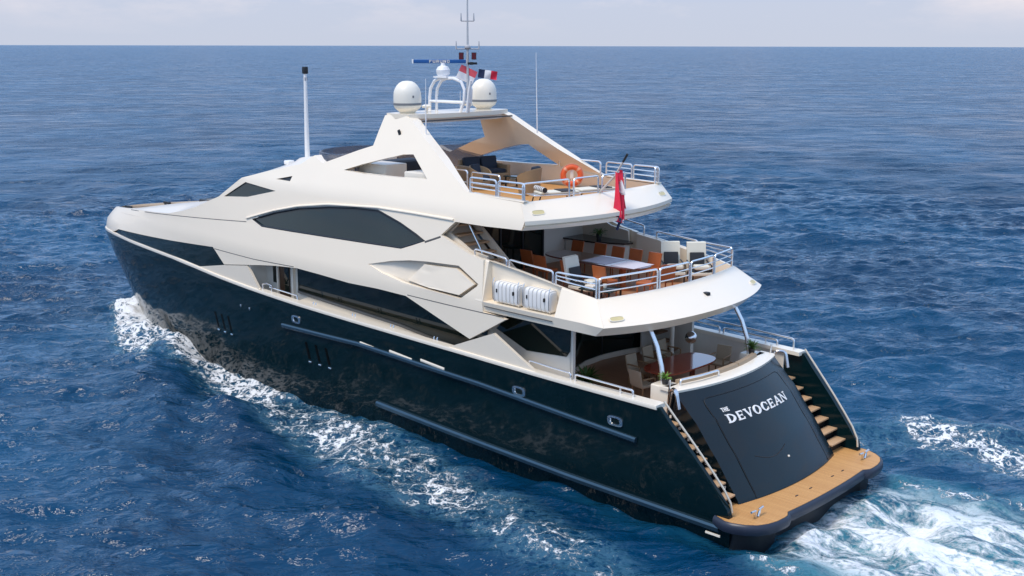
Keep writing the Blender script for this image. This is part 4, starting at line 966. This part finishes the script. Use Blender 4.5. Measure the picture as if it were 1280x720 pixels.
# cream lounge chairs
def lounge_chair():
    t = empty('lounge_chair')
    m = MB(); n = 8
    rows = [[(-.36-.16*k/n, y, .36+.72*k/n) for y in np.linspace(-.29, .29, 7)] for k in range(n+1)]; r2 = [[(p[0]-.09, p[1], p[2]+.02) for p in r] for r in rows]
    m.grid(rows).grid(r2).grid([rows[-1], r2[-1]]).grid([rows[0], r2[0]]).grid([[r[0] for r in rows], [r[0] for r in r2]]).grid([[r[-1] for r in rows], [r[-1] for r in r2]])
    m.build('backrest', CREAM, t)
    MB().box((-.355, 0, .60), (.07, .44, .42), ry=R(-12), bev=.03).build('back_cushion', PADD, t)
    MB().box((.02, 0, .28), (.80, .60, .10), bev=.03).build('seat_frame', CREAM, t)
    MB().box((.02, 0, .37), (.74, .54, .12), bev=.05).build('seat_cushion', PADD, t)
    MB().box((.28, 0, .475), (.34, .46, .13), bev=.06).build('headrest_pillow', CREAM, t)
    for x in (-.36, .38):
        for y in (-.27, .27): MB().tube([(x, y, 0), (x, y, .28)], .025, 6).build('leg', FRAME, t)
    for y in (-.30, .30): MB().tube([(.3, y, .28), (.3, y, .52), (-.4, y, .56)], .022, 6).build('armrest', FRAME, t)
    return t
lc = lounge_chair(); lu = [False]; G2 = 'cream lounge chairs on the upper deck'
place(lc, lu, 'cream lounge chair with charcoal pad, left one of the pair at the stern rail', 5.72, -2.10, 5.0, R(137), G2, 'lounge chair')
place(lc, lu, 'cream lounge chair with charcoal pad, right one of the pair at the stern rail', 5.10, -2.58, 5.0, R(137), G2, 'lounge chair')
place(lc, lu, 'cream lounge chair seen from the side near the port rail, beside the life rafts', 6.15, 1.50, 5.0, R(180), G2, 'lounge chair')
# low table and cushions beside the near lounger
def low_table(top, leg, w, d, h):
    t = empty('low_table'); MB().box((0, 0, h-.02), (w, d, .04), bev=.012).build('tabletop', top, t)
    for x in (-w*.42, w*.42):
        for y in (-d*.42, d*.42): MB().box((x, y, (h-.04)/2), (.045, .045, h-.04)).build('leg', leg, t)
    return t
wrapc(low_table(GLASS, FRAME, 1.0, .8, .42), 'low dark glass table behind the port rail of the upper deck', 'table', (5.35, 1.75, 5.0), R(10))
for x, y, lab in ((5.25, 1.72, 'small white cup on the low dark glass table'), (5.55, 1.95, 'white folded towel on the low dark glass table')):
    if 'cup' in lab: o = MB().lathe([(.04, 0), (.055, .05), (.06, .11), (.05, .11), (.045, .02)], (0, 0, 0), 14).build('cup', CAP); tag(o, lab, 'cup')
    else: o = MB().box((0, 0, .04), (.3, .22, .08), bev=.03).build('folded_towel', CAP); tag(o, lab, 'towel')
    o.location = (x, y, 5.422)

# flybridge furniture
def armchair(shell, cush):
    t = empty('wicker_armchair'); m = MB(); n = 24; rows = []
    for k in range(n+1):
        a = lerp(R(-140), R(140), k/n); h = .55+.30*(math.cos(lerp(-1, 1, k/n)*math.pi*.5))**.8; x = -.40*math.cos(a); y = .42*math.sin(a)
        rows.append([(x*.82, y*.82, .02), (x*1.0, y*1.0, h), (x*.9, y*.9, h), (x*.74, y*.74, .05)])
    m.grid(rows, cv=True); o = len(m.v); m.f += [(0, 1, 2, 3), (o-1, o-2, o-3, o-4)]; m.build('shell', shell, t)
    MB().lathe([(.32, 0), (.34, .12), (.34, .24), (.30, .30)], (0, 0, .06), 20).build('base', shell, t)
    MB().lathe([(.30, 0), (.33, .05), (.33, .12), (.28, .16)], (.02, 0, .34), 20).build('seat_cushion', cush, t)
    MB().box((-.20, 0, .70), (.14, .46, .40), ry=R(-14), bev=.06).build('back_cushion', cush, t)
    return t
wrapc(armchair(WICKER, NAVY), 'tan wicker tub armchair with dark cushions on the flybridge', 'armchair', (10.15, -.48, 7.35), R(15))
so = tag(empty('wicker_sofa', (13.15, -1.45, 7.35), R(168)), 'tan wicker sofa with navy cushions under the flybridge arch', 'sofa')
MB().box((0, 0, .2), (.85, 1.5, .36), bev=.06).build('base', WICKER, so); MB().box((-.40, 0, .50), (.14, 1.5, .66), bev=.05).build('back_frame', WICKER, so)
for y in (-.76, .76): MB().box((0, y, .40), (.8, .14, .50), bev=.05).build('arm', WICKER, so)
for y in (-.34, .34):
    MB().box((.05, y, .44), (.66, .64, .14), bev=.05).build('seat_cushion', NAVY, so); MB().box((-.25, y, .68), (.18, .62, .46), ry=R(-12), bev=.06).build('back_cushion', NAVY, so)
ot = wrapc(armchair(WICKER, NAVY), 'tan wicker tub armchair with navy cushions beside the wet bar', 'armchair', (12.2, -.35, 7.35), R(190)); ot.scale = (.9, .9, .9)
wrapc(low_table(GLASS, FRAME, .9, .7, .40), 'low glass table in front of the flybridge sofa', 'table', (11.55, -1.55, 7.35), R(5))
def stripes():
    m = bpy.data.materials.new('striped towel'); m.use_nodes = True; t = m.node_tree; b_ = t.nodes['Principled BSDF']
    c = t.nodes.new('ShaderNodeTexCoord'); w = t.nodes.new('ShaderNodeTexWave'); w.wave_type = 'BANDS'; w.bands_direction = 'Y'; w.inputs['Scale'].default_value = 2.6; w.inputs['Distortion'].default_value = 0
    r = t.nodes.new('ShaderNodeValToRGB'); r.color_ramp.interpolation = 'CONSTANT'; r.color_ramp.elements[0].color = (.02, .02, .022, 1); r.color_ramp.elements[1].position = .45; r.color_ramp.elements[1].color = (.75, .74, .72, 1)
    t.links.new(c.outputs['Object'], w.inputs[0]); t.links.new(w.outputs['Fac'], r.inputs[0]); t.links.new(r.outputs[0], b_.inputs['Base Color']); b_.inputs['Roughness'].default_value = .8
    return m
STR = stripes()
def deck_lounger(roll):
    t = empty('deck_lounger'); MB().box((0, 0, .30), (1.5, .60, .05), bev=.02).build('frame', STEELW, t); MB().box((-.1, 0, .36), (1.25, .55, .07), bev=.03).build('mattress', CREAM, t)
    for x in (-.6, .6):
        for y in (-.25, .25): MB().tube([(x, y, 0), (x*.85, y, .29)], .02, 6).build('leg', FRAME, t)
    MB().box((-.35, 0, .405), (.45, .56, .02)).build('dark_strip', PADD, t)
    return t
d1_ = deck_lounger(True); wrapc(d1_, 'low sun lounger by the stern rail of the flybridge, nearer the stair', 'sun lounger', (8.15, .62, 7.35), R(65), 'low sun loungers at the flybridge stern rail')
d2_ = copy_tree(d1_); wrapc(d2_, 'low sun lounger by the stern rail of the flybridge, nearer the orange lifebuoy', 'sun lounger', (7.85, -.75, 7.35), R(75), 'low sun loungers at the flybridge stern rail')
ro = MB().tube([(0, -.36, .06), (0, .36, .06)], .075, 16).build('rolled_towel', STR); wrapc(ro, 'black and white striped rolled towel on a low sun lounger', 'towel', (8.35, .98, 7.755), R(65))

# cockpit furniture
t = tag(empty('dining_table', (3.88, -.02, 2.45)), 'glossy red mahogany dining table in the aft cockpit', 'table')
tp = [(.60*math.copysign(abs(math.cos(a))**.7, math.cos(a)), 1.28*math.copysign(abs(math.sin(a))**.55, math.sin(a))) for a in np.linspace(0, 2*math.pi, 49)[:-1]]
MB().prism(tp, .70, .75).build('tabletop', MAHOG, t)
for y in (-.6, .6): MB().lathe([(.30, 0), (.30, .03), (.08, .08), (.08, .66), (.2, .70)], (0, y, 0), 20).build('pedestal', MAHOG, t)
cc = dining_chair(TANC, True, mat('teak chair wood', (.26, .15, .07), .5)); cu = [False]; G4 = 'tan chairs around the cockpit table'
place(cc, cu, 'tan canvas chair at the near end of the mahogany cockpit table, by the curved post', 3.98, 1.55, 2.45, R(-100), G4)
place(cc, cu, 'tan canvas chair on the forward side of the cockpit table, nearest the curved post', 4.82, .62, 2.45, R(180), G4)
place(cc, cu, 'tan canvas chair on the forward side of the cockpit table, the middle of three', 5.0, -.38, 2.45, R(180), G4)
place(cc, cu, 'tan canvas chair at the far end of the mahogany cockpit table, by the pale bulwark', 3.72, -1.72, 2.45, R(95), G4)
place(cc, cu, 'tan canvas chair on the forward side of the cockpit table, beside the chrome ornament', 5.15, -1.30, 2.45, R(185), G4)
o = tag(empty('chrome_ornament', (4.95, -2.05, 2.45)), 'round shiny chrome ornament on a stand beyond the cockpit table', 'ornament')
MB().lathe([(.13, 0), (.13, .02), (.03, .05), (.025, .74)], (0, 0, 0), 16).build('stand', CAP, o)
MB().lathe([(.03, -.19)]+[(.19*math.cos(a), .19*math.sin(a)) for a in np.linspace(-1.4, 1.4, 15)]+[(.02, .19)], (0, 0, .92), 24).build('ball', STEEL, o)
def plant(name, label, loc, n, ln, group='potted plants in the cockpit', pot=True, m=LEAF):
    t = tag(empty(name, loc), label, 'plant', group); mm = MB()
    for i in range(n):
        a = random.random()*6.283; e = random.uniform(.3, 1.2); l = ln*random.uniform(.7, 1.1); w = l*.07; r = []
        d = Vector((math.cos(a), math.sin(a), 0)); sd_ = Vector((-d.y, d.x, 0))
        for k in range(5):
            s = k/4; p = d*(l*s*math.cos(e))+Vector((0, 0, .16+l*(s*math.sin(e)-.45*s*s*math.cos(e)))); ww = w*(1-(2*s-.8)**2*.5 if s < .95 else .1)
            r.append([p-sd_*ww, p+Vector((0, 0, .008)), p+sd_*ww])
        mm.grid(r)
    mm.build('foliage', m, t, fix=False)
    MB().lathe([(.075, 0), (.10, .14), (.10, .17), (.085, .17), (.08, .12)], (0, 0, 0), 16).build('pot', POT, t)
    return t
LEAF2 = mat('bright leaf green', (.13, .26, .03), .5, var=.3, scale=9)
plant('potted_plant', 'small bright green plant on the port stern locker beside the curved post', (2.80, 2.18, 3.29), 40, .26, m=LEAF2)
plant('potted_plant', 'spiky green plant on the starboard stern locker in front of the pale bulwark', (2.80, -1.98, 3.29), 46, .36)
plant('potted_plant', 'small dark green plant on the cockpit floor beside the starboard end chair', (3.25, -2.35, 2.45), 30, .42)
plant('potted_plant', 'dark leafy plant standing on the black bar counter of the upper deck', (9.15, -2.75, 5.77), 34, .36, group=None)
plant('potted_plant', 'large dark leafy plant at the saloon doors behind the port cockpit rail', (5.85, 1.75, 2.45), 90, .62, group=None)

# flags
def cloth_grid(w, h, nx=14, ny=8, amp=.06, ph=0.):
    return [[(w*i/nx, amp*math.sin(3.2*i/nx*2+ph+j*.25)*(i/nx+.15), -h*j/ny) for i in range(nx+1)] for j in range(ny+1)]
# ensign staff is fixed to the flybridge, the ensign hangs from it
FS = MB().tube([(6.95, .02, 7.70), (6.35, -.02, 8.30), (5.96, -.05, 8.92)], [.035, .03, .022], 8).build('flag_staff', mat('varnished staff', (.55, .50, .45), .3), fly)
MB().tube([(6.10, -.035, 8.69), (5.955, -.052, 8.93)], .034, 8).build('staff_tip', BLACKM, FS)
en = tag(empty('red_ensign', (6.28, -.02, 8.42)), 'red ensign with a dark blue corner hanging limp from the stern flagstaff', 'flag')
def drape(z0, z1, wtop, wbot, n=18, k0=0.):
    rows = []
    for j in range(n+1):
        t = j/n; z = lerp(z0, z1, t); w = lerp(wtop, wbot, t); r = []
        for i in range(15):
            s = i/14; a = s*14+k0; r.append((-.06-.10*t+.11*math.sin(a)*(.5+.5*t), (s-.5)*w*.8+.06*math.cos(a*.6+t*3), z+.05*math.sin(a*.5)))
        rows.append(r)
    return rows
rr = drape(-.02, -1.42, .34, .62)
MB().grid(rr).build('red_field', REDF, en, fix=False)
MB().grid([[(p[0]-.014, p[1]*.55+.10, p[2]) for p in r] for r in drape(-1.10, -1.40, .36, .4)]).build('union_corner', BLUEF, en, fix=False)
MB().grid([[(p[0]-.03, p[1]*.35-.02, p[2]) for p in r] for r in drape(-.30, -.62, .2, .24)]).build('white_badge', WHITEF, en, fix=False)
MB().grid([[(p[0]-.02, p[1]*.55, p[2]) for p in r] for r in drape(-1.26, -1.44, .36, .4)]).build('white_hem', WHITEF, en, fix=False)
MB().tube([(-.16, .02, -1.40), (-.12, .12, -1.68)], .04, 8).build('dark_tail', BLUEF, en)
def flag(name, label, loc, rz, stripes_, w, h, tilt, horizontal=False):
    t = tag(empty(name, loc, rz), label, 'flag', 'small courtesy flags on the signal mast'); t.rotation_euler = (0, tilt, rz)
    gr = cloth_grid(w, h, 18, 12, .035)
    n = len(stripes_)
    for i, (nm, m) in enumerate(stripes_):
        if horizontal: a = i*12//n; MB().grid(gr[a:(i+1)*12//n+1]).build(nm, m, t, fix=False)
        else: a = i*18//n; MB().grid([r[a:(i+1)*18//n+1] for r in gr]).build(nm, m, t, fix=False)
    return t
flag('courtesy_flag', 'red over white courtesy flag flying below the radar scanner', tuple(Vector((12.4, .02, 11.20))-sdir*.14), ang0+math.pi, [('red_stripe', PINKF), ('white_stripe', WHITEF)], .56, .42, R(0), True)
bpy.data.objects['courtesy_flag'].rotation_euler = (0, R(-25), ang0+math.pi); bpy.data.objects['courtesy_flag'].location = Vector((12.4, .02, 11.10))+sdir*.33
flag('courtesy_flag', 'blue, white and red tricolour flag flying beside the starboard radome', tuple(Vector((12.4, -.02, 11.20))+sdir*.34), ang0, [('blue_stripe', BLUEF), ('white_stripe', WHITEF), ('red_stripe', REDF)], .60, .27, R(8))

# no more than thing > part > sub-part: a sub-part that has pieces of its own becomes a part of the yacht
def depth(o):
    d = 1
    while o.parent: o = o.parent; d += 1
    return d
for _ in range(4):
    for o in list(col.objects):
        if depth(o) > 3: o.parent.parent = yacht
